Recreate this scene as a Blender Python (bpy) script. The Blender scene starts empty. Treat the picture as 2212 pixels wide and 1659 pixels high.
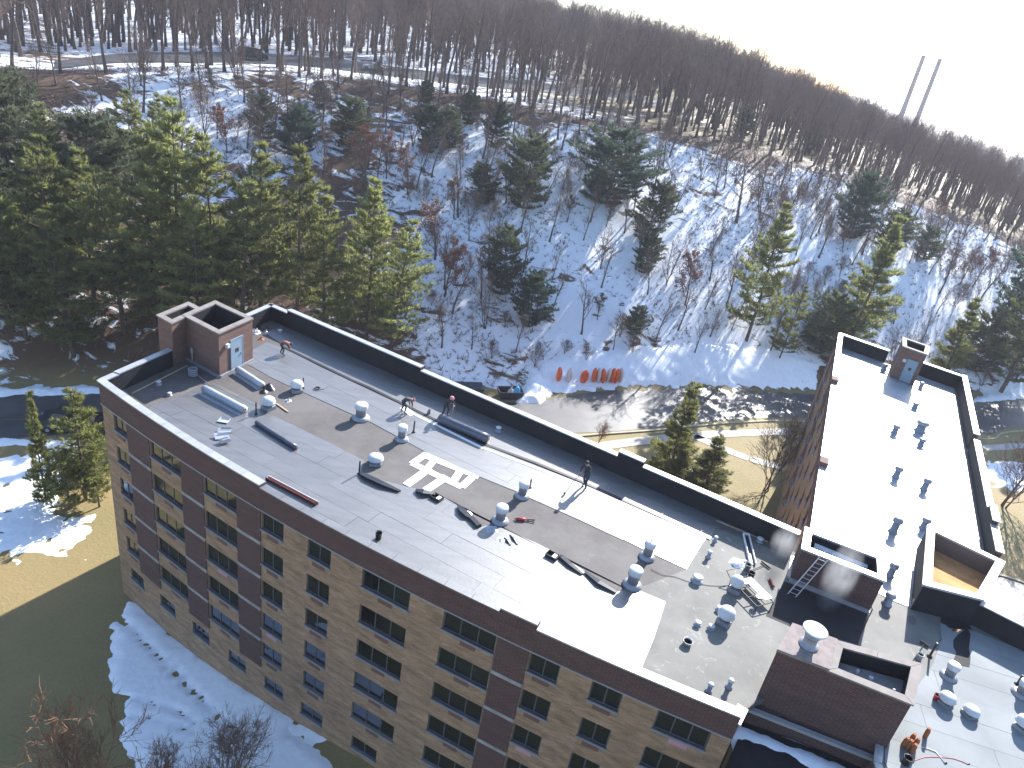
import bpy, bmesh, math, random
from mathutils import Vector, Matrix, noise as mnoise
R_ = math.radians
random.seed(7)
scene = bpy.context.scene
C = scene.collection

# ------------------------------------------------------------------ camera
CAM = Vector((0, 0, 37.6))
PXF, PCX, PCY = 1531.0, 1106.0, 829.5          # lens in units of a 2212 x 1659 frame
_dn = Vector((571.0 - PCX, 3910.0 - PCY, PXF)).normalized()
_up = -_dn
_fw = Vector((0, 0, 1)); _fw = (_fw - _up * _fw.dot(_up)).normalized()
_rt = _fw.cross(_up)
if _rt.x < 0: _rt = -_rt
ROT = Matrix((_rt, _fw, _up))                   # camera axes (right, down, forward) -> world
cam_d = bpy.data.cameras.new('camera'); cam = bpy.data.objects.new('camera', cam_d); C.objects.link(cam)
cx, cy, cz = ROT @ Vector((1, 0, 0)), -(ROT @ Vector((0, 1, 0))), -(ROT @ Vector((0, 0, 1)))
M = Matrix((cx, cy, cz)).transposed().to_4x4(); M.translation = CAM
cam.matrix_world = M
cam_d.sensor_fit = 'HORIZONTAL'; cam_d.sensor_width = 36
cam_d.lens = 36 * PXF / 2212.0
cam_d.clip_start = 0.5; cam_d.clip_end = 9000
scene.camera = cam

# ------------------------------------------------------------------ sky, sun, exposure
SUN_AZ, SUN_EL = 62.0, 31.5                     # degrees from +X towards +Y, above the horizon
w = bpy.data.worlds.new('World'); scene.world = w; w.use_nodes = True
nt = w.node_tree; bg = nt.nodes['Background']
sk = nt.nodes.new('ShaderNodeTexSky'); sk.sky_type = 'NISHITA'; sk.sun_disc = False
sk.sun_elevation = R_(SUN_EL); sk.sun_rotation = R_(90 - SUN_AZ)
sk.air_density = 1.0; sk.dust_density = .5; sk.ozone_density = 2.4
nt.links.new(sk.outputs[0], bg.inputs[0]); bg.inputs[1].default_value = 0.132
sd = bpy.data.lights.new('sun', 'SUN'); sd.energy = 5.0; sd.angle = R_(0.55); sd.color = (1.0, 0.975, 0.94)
so = bpy.data.objects.new('sun', sd); C.objects.link(so)
_s = Vector((math.cos(R_(SUN_AZ)) * math.cos(R_(SUN_EL)), math.sin(R_(SUN_AZ)) * math.cos(R_(SUN_EL)), math.sin(R_(SUN_EL))))
so.rotation_euler = (-_s).to_track_quat('-Z', 'Y').to_euler(); so.location = (0, 0, 120)
vs = scene.view_settings; vs.view_transform = 'Standard'; vs.look = 'None'; vs.exposure = 1.45; vs.gamma = 1.0
vs.use_curve_mapping = False
scene.cycles.max_bounces = 5; scene.cycles.diffuse_bounces = 2; scene.cycles.glossy_bounces = 2
scene.cycles.transparent_max_bounces = 10; scene.cycles.volume_bounces = 0
scene.cycles.sample_clamp_indirect = 4.0
scene.cycles.use_denoising = True
scene.cycles.caustics_reflective = False; scene.cycles.caustics_refractive = False

# ------------------------------------------------------------------ pixel -> place (2212 x 1659 frame)
def ray(u, v):
    return (ROT @ Vector(((u - PCX) / PXF, (v - PCY) / PXF, 1.0))).normalized()
def at(u, v, z):
    r = ray(u, v); t = (z - CAM.z) / r.z
    return CAM + r * t
def z1(x, y, z=None): p = (207.4 + .25 * x, 639.4 + .25 * y); return p if z is None else at(*p, z)
def z2(x, y, z=None): p = (691.2 + .25 * x, 777.6 + .25 * y); return p if z is None else at(*p, z)
def z3(x, y, z=None): p = (1157.8 + .25 * x, 933.1 + .25 * y); return p if z is None else at(*p, z)
def z4(x, y, z=None): p = (1658.9 + .25 * x, 1105.9 + .25 * y); return p if z is None else at(*p, z)
def z5(x, y, z=None): p = (1658.9 + .25 * x, 691.2 + .25 * y); return p if z is None else at(*p, z)
def zb(x, y, z=None): p = (1071.4 + .25 * x, 1244.2 + .25 * y); return p if z is None else at(*p, z)
def zq(x, y, z=None): p = (1106 + x / 2, 829.5 + y / 2); return p if z is None else at(*p, z)

# ------------------------------------------------------------------ materials
MATS = {}
def nodes_of(name):
    m = bpy.data.materials.new(name); m.use_nodes = True
    n = m.node_tree.nodes; l = m.node_tree.links
    MATS[name] = m
    return m, n, l, n['Principled BSDF']
def mat(name, col, rough=.7, metal=0.0, spec=.5, var=0.0, scale=3.0, bump=0.0, bscale=20.0, obj=0.0, coords='Object', col2=None, detail=5, stretch=False):
    """plain procedural material: base colour with noise variation, a fine bump and a per-object shift"""
    m, n, l, b = nodes_of(name)
    b.inputs['Roughness'].default_value = rough; b.inputs['Metallic'].default_value = metal
    b.inputs['Specular IOR Level'].default_value = spec
    if spec >= 1: b.inputs['IOR'].default_value = 1.72
    tc = n.new('ShaderNodeTexCoord')
    src = None
    if var > 0:
        t = n.new('ShaderNodeTexNoise'); t.inputs['Scale'].default_value = scale; t.inputs['Detail'].default_value = detail
        if stretch:
            mp = n.new('ShaderNodeMapping'); mp.inputs['Rotation'].default_value = (0, 0, R_(26)); mp.inputs['Scale'].default_value = (.5, 2.6, 1)
            l.new(tc.outputs[coords], mp.inputs[0]); l.new(mp.outputs[0], t.inputs['Vector'])
        else: l.new(tc.outputs[coords], t.inputs['Vector'])
        r = n.new('ShaderNodeValToRGB'); l.new(t.outputs['Fac'], r.inputs[0])
        c2 = col2 or tuple(min(1, c * (1 + var)) for c in col)
        r.color_ramp.elements[0].color = (*[c * (1 - var) for c in col], 1); r.color_ramp.elements[0].position = .32
        r.color_ramp.elements[1].color = (*c2, 1); r.color_ramp.elements[1].position = .68
        src = r.outputs[0]
    if obj > 0:
        oi = n.new('ShaderNodeObjectInfo'); mr = n.new('ShaderNodeMapRange')
        mr.inputs[3].default_value = 1 - obj; mr.inputs[4].default_value = 1 + obj
        l.new(oi.outputs['Random'], mr.inputs[0])
        hs = n.new('ShaderNodeHueSaturation'); l.new(mr.outputs[0], hs.inputs['Value'])
        if src: l.new(src, hs.inputs['Color'])
        else: hs.inputs['Color'].default_value = (*col, 1)
        src = hs.outputs[0]
    if src: l.new(src, b.inputs['Base Color'])
    else: b.inputs['Base Color'].default_value = (*col, 1)
    if bump > 0:
        t2 = n.new('ShaderNodeTexNoise'); t2.inputs['Scale'].default_value = bscale; t2.inputs['Detail'].default_value = 4
        l.new(tc.outputs[coords], t2.inputs['Vector'])
        bp = n.new('ShaderNodeBump'); bp.inputs['Strength'].default_value = bump; bp.inputs['Distance'].default_value = .05
        l.new(t2.outputs['Fac'], bp.inputs['Height']); l.new(bp.outputs[0], b.inputs['Normal'])
    return m
def brick_mat(name, c1, c2, mortar, bw=.3, bh=.1, rough=.85, stain=.25):
    m, n, l, b = nodes_of(name)
    uv = n.new('ShaderNodeUVMap')
    br = n.new('ShaderNodeTexBrick'); br.inputs['Scale'].default_value = 1
    br.inputs['Brick Width'].default_value = bw; br.inputs['Row Height'].default_value = bh
    br.inputs['Mortar Size'].default_value = .012; br.inputs['Mortar Smooth'].default_value = .3; br.inputs['Bias'].default_value = 0
    br.inputs['Color1'].default_value = (*c1, 1); br.inputs['Color2'].default_value = (*c2, 1); br.inputs['Mortar'].default_value = (*mortar, 1)
    l.new(uv.outputs[0], br.inputs['Vector'])
    t = n.new('ShaderNodeTexNoise'); t.inputs['Scale'].default_value = .9; t.inputs['Detail'].default_value = 8; t.inputs['Roughness'].default_value = .65
    mp = n.new('ShaderNodeMapping'); mp.inputs['Scale'].default_value = (.7, 3.0, 1)
    l.new(uv.outputs[0], mp.inputs[0]); l.new(mp.outputs[0], t.inputs['Vector'])
    mr = n.new('ShaderNodeMapRange'); mr.inputs[1].default_value = .3; mr.inputs[2].default_value = .7
    mr.inputs[3].default_value = 1 - stain; mr.inputs[4].default_value = 1 + stain * .5
    l.new(t.outputs['Fac'], mr.inputs[0])
    hs = n.new('ShaderNodeHueSaturation'); l.new(mr.outputs[0], hs.inputs['Value']); l.new(br.outputs['Color'], hs.inputs['Color'])
    l.new(hs.outputs[0], b.inputs['Base Color'])
    b.inputs['Roughness'].default_value = rough
    bp = n.new('ShaderNodeBump'); bp.inputs['Strength'].default_value = .5; bp.inputs['Distance'].default_value = .02; bp.invert = True
    l.new(br.outputs['Fac'], bp.inputs['Height']); l.new(bp.outputs[0], b.inputs['Normal'])
    return m
brick_mat('tan_brick', (.345, .212, .125), (.255, .152, .087), (.30, .215, .15), stain=.45)
brick_mat('dark_brick', (.092, .042, .038), (.068, .030, .028), (.115, .085, .075), bw=.34, bh=.115)
brick_mat('brown_brick', (.165, .085, .066), (.13, .066, .052), (.17, .12, .10))
mat('membrane', (.088, .086, .086), rough=.45, spec=1.0, var=.22, scale=.9, stretch=True, bump=.10, bscale=5, obj=.10, coords='Generated' if False else 'Object')
mat('membrane_new', (.27, .285, .30), rough=.45, spec=1.0, var=.22, scale=.55, bump=.10, bscale=4, obj=.05, detail=9)
mat('membrane_matt', (.195, .21, .215), rough=.72, spec=.25, var=.14, scale=.5, bump=.08, bscale=4, obj=.06, detail=9)
mat('coping', (.30, .30, .31), rough=.42, spec=1.0, var=.12, scale=2, obj=.08)
mat('bitumen', (.014, .014, .018), rough=.75, spec=.25, var=.3, scale=1.2, bump=.2, bscale=6)
mat('white_coat', (.84, .82, .84), rough=.6, var=.06, scale=8)
mat('concrete', (.42, .40, .37), rough=.85, var=.2, scale=2, bump=.2, bscale=30)
mat('slab', (.20, .165, .155), rough=.85, var=.2, scale=3, bump=.2, bscale=20)
mat('concrete_band', (.27, .255, .25), rough=.9, var=.2, scale=2)
mat('tower_cap', (.19, .165, .15), rough=.8, var=.15, scale=2)
mat('galvanised', (.27, .28, .31), rough=.45, metal=.2, var=.1, scale=5)
mat('vent_white', (.52, .53, .55), rough=.45, var=.06, scale=6)
mat('door_blue', (.20, .27, .34), rough=.5, var=.05)
mat('frame', (.075, .078, .088), rough=.5)
mat('sill', (.20, .205, .22), rough=.8, var=.1)
mat('grille', (.13, .062, .05), rough=.8, var=.2, scale=20)
mat('grille_pink', (.42, .22, .26), rough=.8, var=.2, scale=20)
mat('interior', (.035, .033, .032), rough=.9)
for i, c in enumerate([(.55, .56, .58), (.38, .37, .36), (.62, .58, .50), (.30, .33, .40)]): mat('blind%d' % i, c, rough=.8, var=.12, scale=9)
mat('black', (.012, .012, .014), rough=.5)
mat('dark_metal', (.05, .05, .055), rough=.4, metal=.6)
mat('aluminium', (.50, .51, .52), rough=.35, metal=.7)
mat('tarp_black', (.02, .02, .024), rough=.35, spec=.6)
mat('roll', (.075, .08, .105), rough=.30, spec=.6, var=.2, scale=3)
mat('roll_light', (.36, .38, .42), rough=.35, spec=.6, var=.1, scale=3)
mat('card', (.38, .29, .19), rough=.9, var=.1)
mat('rust', (.16, .045, .03), rough=.8, var=.3, scale=6)
mat('red', (.45, .02, .03), rough=.4)
mat('orange', (.80, .13, .03), rough=.6, var=.15, scale=4)
mat('orange_hi', (.30, .105, .035), rough=.85, var=.3, scale=8)
mat('white_plastic', (.62, .56, .52), rough=.6, var=.1, scale=4)
mat('blue_tarp', (.04, .38, .60), rough=.5, var=.2, scale=6)
mat('skip_blue', (.02, .03, .045), rough=.6, var=.3, scale=2)
mat('skin', (.42, .24, .17), rough=.6)
mat('cloth_dark', (.035, .03, .04), rough=.9, var=.3, scale=9)
mat('cloth_grey', (.06, .05, .05), rough=.9, var=.2, scale=9)
mat('cloth_red', (.20, .075, .06), rough=.9, var=.2, scale=9)
mat('jean', (.035, .04, .06), rough=.9, var=.2, scale=9)
mat('hat_pink', (.55, .22, .25), rough=.7)
mat('hair', (.02, .015, .012), rough=.7)
mat('asphalt', (.045, .046, .052), rough=.5, spec=.6, var=.35, scale=.35, bump=.15, bscale=9, col2=(.085, .082, .082), detail=9)
mat('kerb', (.34, .30, .20), rough=.8, var=.15, scale=1)
mat('pavement', (.42, .38, .34), rough=.85, var=.15, scale=1, obj=.08)
mat('snow', (.80, .82, .86), rough=.65, var=.04, scale=2, bump=.5, bscale=3)
mat('van', (.012, .012, .014), rough=.3, spec=.6)
mat('car_white', (.55, .56, .58), rough=.3, spec=.6)
mat('truck', (.02, .022, .03), rough=.4)
mat('rubber', (.015, .015, .015), rough=.9)
mat('lamp_red', (.35, .02, .02), rough=.3)
mat('chimney_stack', (.13, .10, .10), rough=.85, var=.1, scale=.05)
mat('chimney_red', (.20, .07, .055), rough=.85)
mat('bark', (.105, .078, .066), rough=.95, var=.3, scale=3, obj=.2)
mat('twig', (.17, .118, .095), rough=.95, obj=.18)
mat('twig_red', (.21, .12, .07), rough=.95, obj=.15)
mat('shaft_floor', (.55, .27, .10), rough=.9, var=.25, scale=1.5)
m, n, l, b = nodes_of('glass')
g = n.new('ShaderNodeBsdfGlossy'); g.inputs['Roughness'].default_value = .03; g.inputs['Color'].default_value = (.8, .86, .95, 1)
tr = n.new('ShaderNodeBsdfTransparent'); tr.inputs['Color'].default_value = (.80, .83, .87, 1)
fr = n.new('ShaderNodeFresnel'); fr.inputs['IOR'].default_value = 1.55
mr = n.new('ShaderNodeMapRange'); mr.inputs[3].default_value = .13; l.new(fr.outputs[0], mr.inputs[0])
mx = n.new('ShaderNodeMixShader'); l.new(mr.outputs[0], mx.inputs[0]); l.new(tr.outputs[0], mx.inputs[1]); l.new(g.outputs[0], mx.inputs[2])
l.new(mx.outputs[0], n['Material Output'].inputs[0])

def leaf_mat(name, c1, c2, trans=.5, obj=.2):
    m, n, l, b = nodes_of(name)
    tc = n.new('ShaderNodeTexCoord'); t = n.new('ShaderNodeTexNoise'); t.inputs['Scale'].default_value = 1.4; t.inputs['Detail'].default_value = 3
    l.new(tc.outputs['Object'], t.inputs['Vector'])
    r = n.new('ShaderNodeValToRGB'); r.color_ramp.elements[0].color = (*c1, 1); r.color_ramp.elements[1].color = (*c2, 1)
    r.color_ramp.elements[0].position = .35; r.color_ramp.elements[1].position = .65
    l.new(t.outputs['Fac'], r.inputs[0])
    oi = n.new('ShaderNodeObjectInfo'); mr = n.new('ShaderNodeMapRange'); mr.inputs[3].default_value = 1 - obj; mr.inputs[4].default_value = 1 + obj
    l.new(oi.outputs['Random'], mr.inputs[0])
    hs = n.new('ShaderNodeHueSaturation'); l.new(mr.outputs[0], hs.inputs['Value']); l.new(r.outputs[0], hs.inputs['Color'])
    l.new(hs.outputs[0], b.inputs['Base Color']); b.inputs['Roughness'].default_value = .6
    tl = n.new('ShaderNodeBsdfTranslucent'); l.new(hs.outputs[0], tl.inputs['Color'])
    mx = n.new('ShaderNodeMixShader'); mx.inputs[0].default_value = trans
    l.new(b.outputs[0], mx.inputs[1]); l.new(tl.outputs[0], mx.inputs[2]); l.new(mx.outputs[0], n['Material Output'].inputs[0])
leaf_mat('needles', (.135, .155, .054), (.28, .285, .095), trans=.58)
leaf_mat('needles_dark', (.07, .088, .052), (.125, .138, .072))
leaf_mat('needles_blue', (.045, .072, .052), (.078, .105, .066))
leaf_mat('needles_bright', (.15, .17, .055), (.28, .275, .09))
leaf_mat('rust_leaf', (.16, .070, .045), (.22, .11, .07), trans=.3)

# old weathered felt: brown-grey with pale scuffs, stains and roll joints
def old_felt(name, c_dark, c_light, c_scuff, scuff_lo):
    m, n, l, b = nodes_of(name)
    tc = n.new('ShaderNodeTexCoord')
    t = n.new('ShaderNodeTexNoise'); t.inputs['Scale'].default_value = .45; t.inputs['Detail'].default_value = 8; t.inputs['Roughness'].default_value = .6
    l.new(tc.outputs['Object'], t.inputs['Vector'])
    r = n.new('ShaderNodeValToRGB'); r.color_ramp.elements[0].color = (*c_dark, 1); r.color_ramp.elements[1].color = (*c_light, 1)
    r.color_ramp.elements[0].position = .35; r.color_ramp.elements[1].position = .65; l.new(t.outputs['Fac'], r.inputs[0])
    t2 = n.new('ShaderNodeTexNoise'); t2.inputs['Scale'].default_value = 1.6; t2.inputs['Detail'].default_value = 10; t2.inputs['Roughness'].default_value = .72
    t2.inputs['Distortion'].default_value = 1.2
    l.new(tc.outputs['Object'], t2.inputs['Vector'])
    mr = n.new('ShaderNodeMapRange'); mr.inputs[1].default_value = scuff_lo; mr.inputs[2].default_value = scuff_lo + .16; l.new(t2.outputs['Fac'], mr.inputs[0])
    mx = n.new('ShaderNodeMix'); mx.data_type = 'RGBA'; l.new(mr.outputs[0], mx.inputs[0]); l.new(r.outputs[0], mx.inputs[6]); mx.inputs[7].default_value = (*c_scuff, 1)
    l.new(mx.outputs[2], b.inputs['Base Color']); b.inputs['Roughness'].default_value = .75; b.inputs['Specular IOR Level'].default_value = .3
    bp = n.new('ShaderNodeBump'); bp.inputs['Strength'].default_value = .2; bp.inputs['Distance'].default_value = .05
    l.new(t2.outputs['Fac'], bp.inputs['Height']); l.new(bp.outputs[0], b.inputs['Normal'])
old_felt('old_felt', (.085, .074, .070), (.125, .115, .108), (.20, .18, .165), .60)
old_felt('old_grey', (.13, .127, .115), (.185, .178, .16), (.36, .35, .33), .58)

# ground: snow / leaf litter / winter grass, mixed by painted coverage (two vertex attributes) broken up with noise
def ground_mat():
    m, n, l, b = nodes_of('ground')
    tc = n.new('ShaderNodeTexCoord')
    def noise_(scale, detail=6, rough=.6, dist=0.0, vec=None):
        t = n.new('ShaderNodeTexNoise'); t.inputs['Scale'].default_value = scale; t.inputs['Detail'].default_value = detail
        t.inputs['Roughness'].default_value = rough; t.inputs['Distortion'].default_value = dist
        l.new(vec or tc.outputs['Object'], t.inputs['Vector']); return t
    def ramp(src, c1, c2, p1=.35, p2=.65):
        r = n.new('ShaderNodeValToRGB'); r.color_ramp.elements[0].color = (*c1, 1); r.color_ramp.elements[1].color = (*c2, 1)
        r.color_ramp.elements[0].position = p1; r.color_ramp.elements[1].position = p2; l.new(src, r.inputs[0]); return r
    def mixc(f, a, bb):
        mx = n.new('ShaderNodeMix'); mx.data_type = 'RGBA'; l.new(f, mx.inputs[0]); l.new(a, mx.inputs[6]); l.new(bb, mx.inputs[7]); return mx.outputs[2]
    big = noise_(.12); fine = noise_(3.5, 12, .82)
    grass = mixc(fine.outputs['Fac'], ramp(big.outputs['Fac'], (.20, .145, .06), (.15, .13, .052)).outputs[0], ramp(big.outputs['Fac'], (.36, .265, .125), (.27, .225, .10)).outputs[0])
    litter = mixc(fine.outputs['Fac'], ramp(big.outputs['Fac'], (.045, .028, .020), (.075, .042, .026)).outputs[0], ramp(big.outputs['Fac'], (.13, .075, .045), (.17, .105, .065)).outputs[0])
    ah = n.new('ShaderNodeAttribute'); ah.attribute_name = 'wild'
    base = mixc(ah.outputs['Fac'], grass, litter)
    asn = n.new('ShaderNodeAttribute'); asn.attribute_name = 'snow'
    mp = n.new('ShaderNodeMapping'); mp.inputs['Rotation'].default_value = (0, 0, R_(-20)); mp.inputs['Scale'].default_value = (.55, 1.0, 1.0)
    l.new(tc.outputs['Object'], mp.inputs[0])
    s1 = noise_(.50, 8, .66, .8, mp.outputs[0]); s2 = noise_(.09, 4, .5)
    ad = n.new('ShaderNodeMath'); ad.operation = 'MULTIPLY_ADD'; l.new(s2.outputs['Fac'], ad.inputs[0]); ad.inputs[1].default_value = .45; l.new(s1.outputs['Fac'], ad.inputs[2])
    # threshold: coverage 0 -> nothing, 1 -> everything
    th = n.new('ShaderNodeMath'); th.operation = 'ADD'; l.new(ad.outputs[0], th.inputs[0]); l.new(asn.outputs['Fac'], th.inputs[1])
    mr = n.new('ShaderNodeMapRange'); mr.inputs[1].default_value = 1.20; mr.inputs[2].default_value = 1.26; l.new(th.outputs[0], mr.inputs[0])
    sc = n.new('ShaderNodeRGB'); sc.outputs[0].default_value = (.80, .82, .86, 1)
    l.new(mixc(mr.outputs[0], base, sc.outputs[0]), b.inputs['Base Color'])
    b.inputs['Roughness'].default_value = .75; b.inputs['Specular IOR Level'].default_value = .25
    hh = n.new('ShaderNodeMath'); hh.operation = 'MULTIPLY_ADD'; l.new(mr.outputs[0], hh.inputs[0]); hh.inputs[1].default_value = .5; l.new(fine.outputs['Fac'], hh.inputs[2])
    bp = n.new('ShaderNodeBump'); bp.inputs['Strength'].default_value = .6; bp.inputs['Distance'].default_value = .18
    l.new(hh.outputs[0], bp.inputs['Height']); l.new(bp.outputs[0], b.inputs['Normal'])
ground_mat()

# ------------------------------------------------------------------ mesh helpers
class MB:
    def __init__(s): s.v = []; s.f = []; s.fm = []; s.m = 0
    def add(s, vs, fs):
        o = len(s.v); s.v += [tuple(p) for p in vs]
        for f in fs: s.f.append(tuple(i + o for i in f)); s.fm.append(s.m)
        return s
    def box(s, c, d, rz=0.0, M=None):
        x, y, z = d[0] / 2, d[1] / 2, d[2] / 2
        vs = [(-x, -y, -z), (x, -y, -z), (x, y, -z), (-x, y, -z), (-x, -y, z), (x, -y, z), (x, y, z), (-x, y, z)]
        if M is not None: vs = [tuple(M @ Vector(p)) for p in vs]
        elif rz:
            a, b = math.cos(rz), math.sin(rz); vs = [(p[0] * a - p[1] * b, p[0] * b + p[1] * a, p[2]) for p in vs]
        return s.add([(p[0] + c[0], p[1] + c[1], p[2] + c[2]) for p in vs], [(0, 3, 2, 1), (4, 5, 6, 7), (0, 1, 5, 4), (1, 2, 6, 5), (2, 3, 7, 6), (3, 0, 4, 7)])
    def prism(s, poly, za, zb_, cap=True, bottom=True):
        A = sum(poly[i][0] * poly[(i + 1) % len(poly)][1] - poly[(i + 1) % len(poly)][0] * poly[i][1] for i in range(len(poly)))
        if A < 0: poly = poly[::-1]
        n = len(poly)
        vs = [(p[0], p[1], za) for p in poly] + [(p[0], p[1], zb_) for p in poly]
        fs = [(i, (i + 1) % n, (i + 1) % n + n, i + n) for i in range(n)]
        if cap: fs.append(tuple(range(n, 2 * n)))
        if bottom: fs.append(tuple(range(n - 1, -1, -1)))
        return s.add(vs, fs)
    def tube(s, pts, rs, n=6, caps=True):
        pts = [Vector(p) for p in pts]
        if not hasattr(rs, '__len__'): rs = [rs] * len(pts)
        rings = []
        ref = None
        for i, p in enumerate(pts):
            d = (pts[min(i + 1, len(pts) - 1)] - pts[max(i - 1, 0)])
            d = d.normalized() if d.length > 1e-9 else Vector((0, 0, 1))
            if ref is None: ref = d.orthogonal().normalized()
            a = (ref - d * ref.dot(d)); a = a.normalized() if a.length > 1e-6 else d.orthogonal().normalized()
            ref = a; bb = d.cross(a)
            rings.append([p + (a * math.cos(2 * math.pi * k / n) + bb * math.sin(2 * math.pi * k / n)) * rs[i] for k in range(n)])
        vs = [q for r in rings for q in r]; fs = []
        for i in range(len(pts) - 1):
            for k in range(n):
                fs.append((i * n + k, i * n + (k + 1) % n, (i + 1) * n + (k + 1) % n, (i + 1) * n + k))
        if caps: fs += [tuple(range(n - 1, -1, -1)), tuple(range((len(pts) - 1) * n, len(pts) * n))]
        return s.add(vs, fs)
    def lathe(s, prof, n=16, c=(0, 0, 0)):
        vs = []; fs = []
        for r, z in prof:
            for k in range(n):
                a = 2 * math.pi * k / n; vs.append((c[0] + r * math.cos(a), c[1] + r * math.sin(a), c[2] + z))
        for i in range(len(prof) - 1):
            for k in range(n): fs.append((i * n + k, i * n + (k + 1) % n, (i + 1) * n + (k + 1) % n, (i + 1) * n + k))
        fs += [tuple(range(n - 1, -1, -1)), tuple(range((len(prof) - 1) * n, len(prof) * n))]
        return s.add(vs, fs)
    def mesh(s, name, mats, smooth=False, uv=False):
        me = bpy.data.meshes.new(name); me.from_pydata(s.v, [], s.f)
        if isinstance(mats, str): mats = [mats]
        for m in mats: me.materials.append(MATS[m])
        if len(mats) > 1: me.polygons.foreach_set('material_index', s.fm)
        if smooth: me.polygons.foreach_set('use_smooth', [True] * len(me.polygons))
        if uv:
            L = me.uv_layers.new(name='UVMap')
            for p in me.polygons:
                nn = p.normal
                if abs(nn.z) < .6:
                    t = Vector((-nn.y, nn.x, 0)).normalized()
                    for li in p.loop_indices:
                        co = me.vertices[me.loops[li].vertex_index].co; L.data[li].uv = (co.dot(t), co.z)
                else:
                    for li in p.loop_indices:
                        co = me.vertices[me.loops[li].vertex_index].co; L.data[li].uv = (co.x, co.y)
        me.update()
        return me
    def build(s, name, mats, parent=None, smooth=False, uv=False, loc=None):
        return link(name, s.mesh(name, mats, smooth, uv), parent, loc)
def link(name, me, parent=None, loc=None, rz=0.0):
    o = bpy.data.objects.new(name, me); C.objects.link(o)
    if parent is not None: o.parent = parent
    if loc is not None: o.location = loc
    if rz: o.rotation_euler = (0, 0, rz)
    return o
def tag(o, label=None, cat=None, group=None, kind=None):
    if label: o['label'] = label
    if cat: o['category'] = cat
    if group: o['group'] = group
    if kind: o['kind'] = kind
    return o
def thing(name, label, cat, loc=(0, 0, 0), rz=0.0, group=None):
    o = bpy.data.objects.new(name, None); C.objects.link(o); o.location = loc; o.rotation_euler = (0, 0, rz); o.empty_display_size = .3
    return tag(o, label, cat, group)
def copy_tree(o, parent=None):
    c = o.copy(); C.objects.link(c)
    if parent is not None: c.parent = parent
    for ch in [x for x in o.children]: copy_tree(ch, c)
    return c
def lerp(a, b, t): return a + (b - a) * t
def interp(tab, x):
    if x <= tab[0][0]: return tab[0][1]
    for (xa, ya), (xb, yb) in zip(tab, tab[1:]):
        if x <= xb: return ya + (yb - ya) * (x - xa) / (xb - xa)
    return tab[-1][1]
def smooth01(t): t = max(0, min(1, t)); return t * t * (3 - 2 * t)
def clip_half(poly, nx, ny, d):
    """keep nx*x+ny*y <= d"""
    out = []
    for i in range(len(poly)):
        p, q = poly[i], poly[(i + 1) % len(poly)]
        a, b = nx * p[0] + ny * p[1] - d, nx * q[0] + ny * q[1] - d
        if a <= 0: out.append(p)
        if a * b < 0:
            t = a / (a - b); out.append((p[0] + (q[0] - p[0]) * t, p[1] + (q[1] - p[1]) * t))
    return out
def area(poly): return abs(sum(poly[i][0] * poly[(i + 1) % len(poly)][1] - poly[(i + 1) % len(poly)][0] * poly[i][1] for i in range(len(poly)))) / 2

# ================================================================== TERRAIN
T_DR = [(-60, 110), (-40, 118), (-31, 126), (-23, 132), (-14, 136), (-4, 136), (3, 138), (10, 144), (17, 153), (24, 166), (28, 174), (33, 186), (40, 198), (60, 220)]
T_ZR = [(-60, 20), (-40, 21.9), (-31, 23.2), (-23, 24.8), (-14, 25.8), (-4, 25.3), (3, 25.1), (10, 25.1), (17, 23.8), (24, 21.1), (28, 19.3), (33, 15.1), (40, 12), (60, 9)]
T_ZF = [(-60, 19), (-34, 21), (-24, 26.6), (-11, 33), (2, 33), (12, 27), (18.6, 20.5), (24, 15), (31, 9.5), (40, 7), (60, 6)]
G0 = -1.1
def polar(x, y): return math.degrees(math.atan2(x, y)), math.hypot(x, y)
def base_d(az):
    a = R_(max(-65, min(48, az))); return 77.0 / (math.cos(a) - .36 * math.sin(a))
def terrain(x, y):
    az, d = polar(x, y)
    z = G0 + 2.0 * smooth01((x + 20) / 20) * (1 - smooth01((y - 30) / 25)) * (1 - smooth01((x - 12) / 10))
    if abs(az) > 75: return z
    db = base_d(az) + 1.5; 
    if d <= db: return z
    dr, zr, zf = interp(T_DR, az), interp(T_ZR, az), interp(T_ZF, az)
    k = 1 - smooth01((abs(az) - 55) / 20)
    if d < dr:
        t = (d - db) / (dr - db)
        s = .93 * t + .07 * smooth01(t) + .10 * math.sin(math.pi * t) * lerp(.4, 1, smooth01((az + 22) / 30))
        h = (zr - G0) * s
        h += (1.1 * mnoise.noise((x * .055, y * .055, 1.3)) + .45 * mnoise.noise((x * .17, y * .17, 4.3))) * math.sin(math.pi * min(1, max(0, t))) 
    else:
        t = min(1, (d - dr) / (300 - dr))
        h = (zr - G0) + (zf - zr) * t + 1.2 * mnoise.noise((x * .02, y * .02, 9.1)) * smooth01((d - dr) / 60)
        if d > 600: h *= max(.25, 1 - (d - 600) / 2500)
    return G0 + h * k if d > db else z
def hit(u, v, dmin=40, dmax=900):
    """where the line of sight through a pixel meets the terrain"""
    r = ray(u, v); hl = math.hypot(r.x, r.y); d = dmin; pv = None
    while d < dmax:
        p = CAM + r * (d / hl)
        g = p.z - terrain(p.x, p.y)
        if g <= 0:
            a, b = pv, d
            for _ in range(14):
                m_ = (a + b) / 2; p = CAM + r * (m_ / hl)
                if p.z - terrain(p.x, p.y) > 0: a = m_
                else: b = m_
            p = CAM + r * (b / hl); return Vector((p.x, p.y, terrain(p.x, p.y)))
        pv = d; d += 2.0
    p = CAM + r * (dmax / hl); return Vector((p.x, p.y, terrain(p.x, p.y)))

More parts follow.
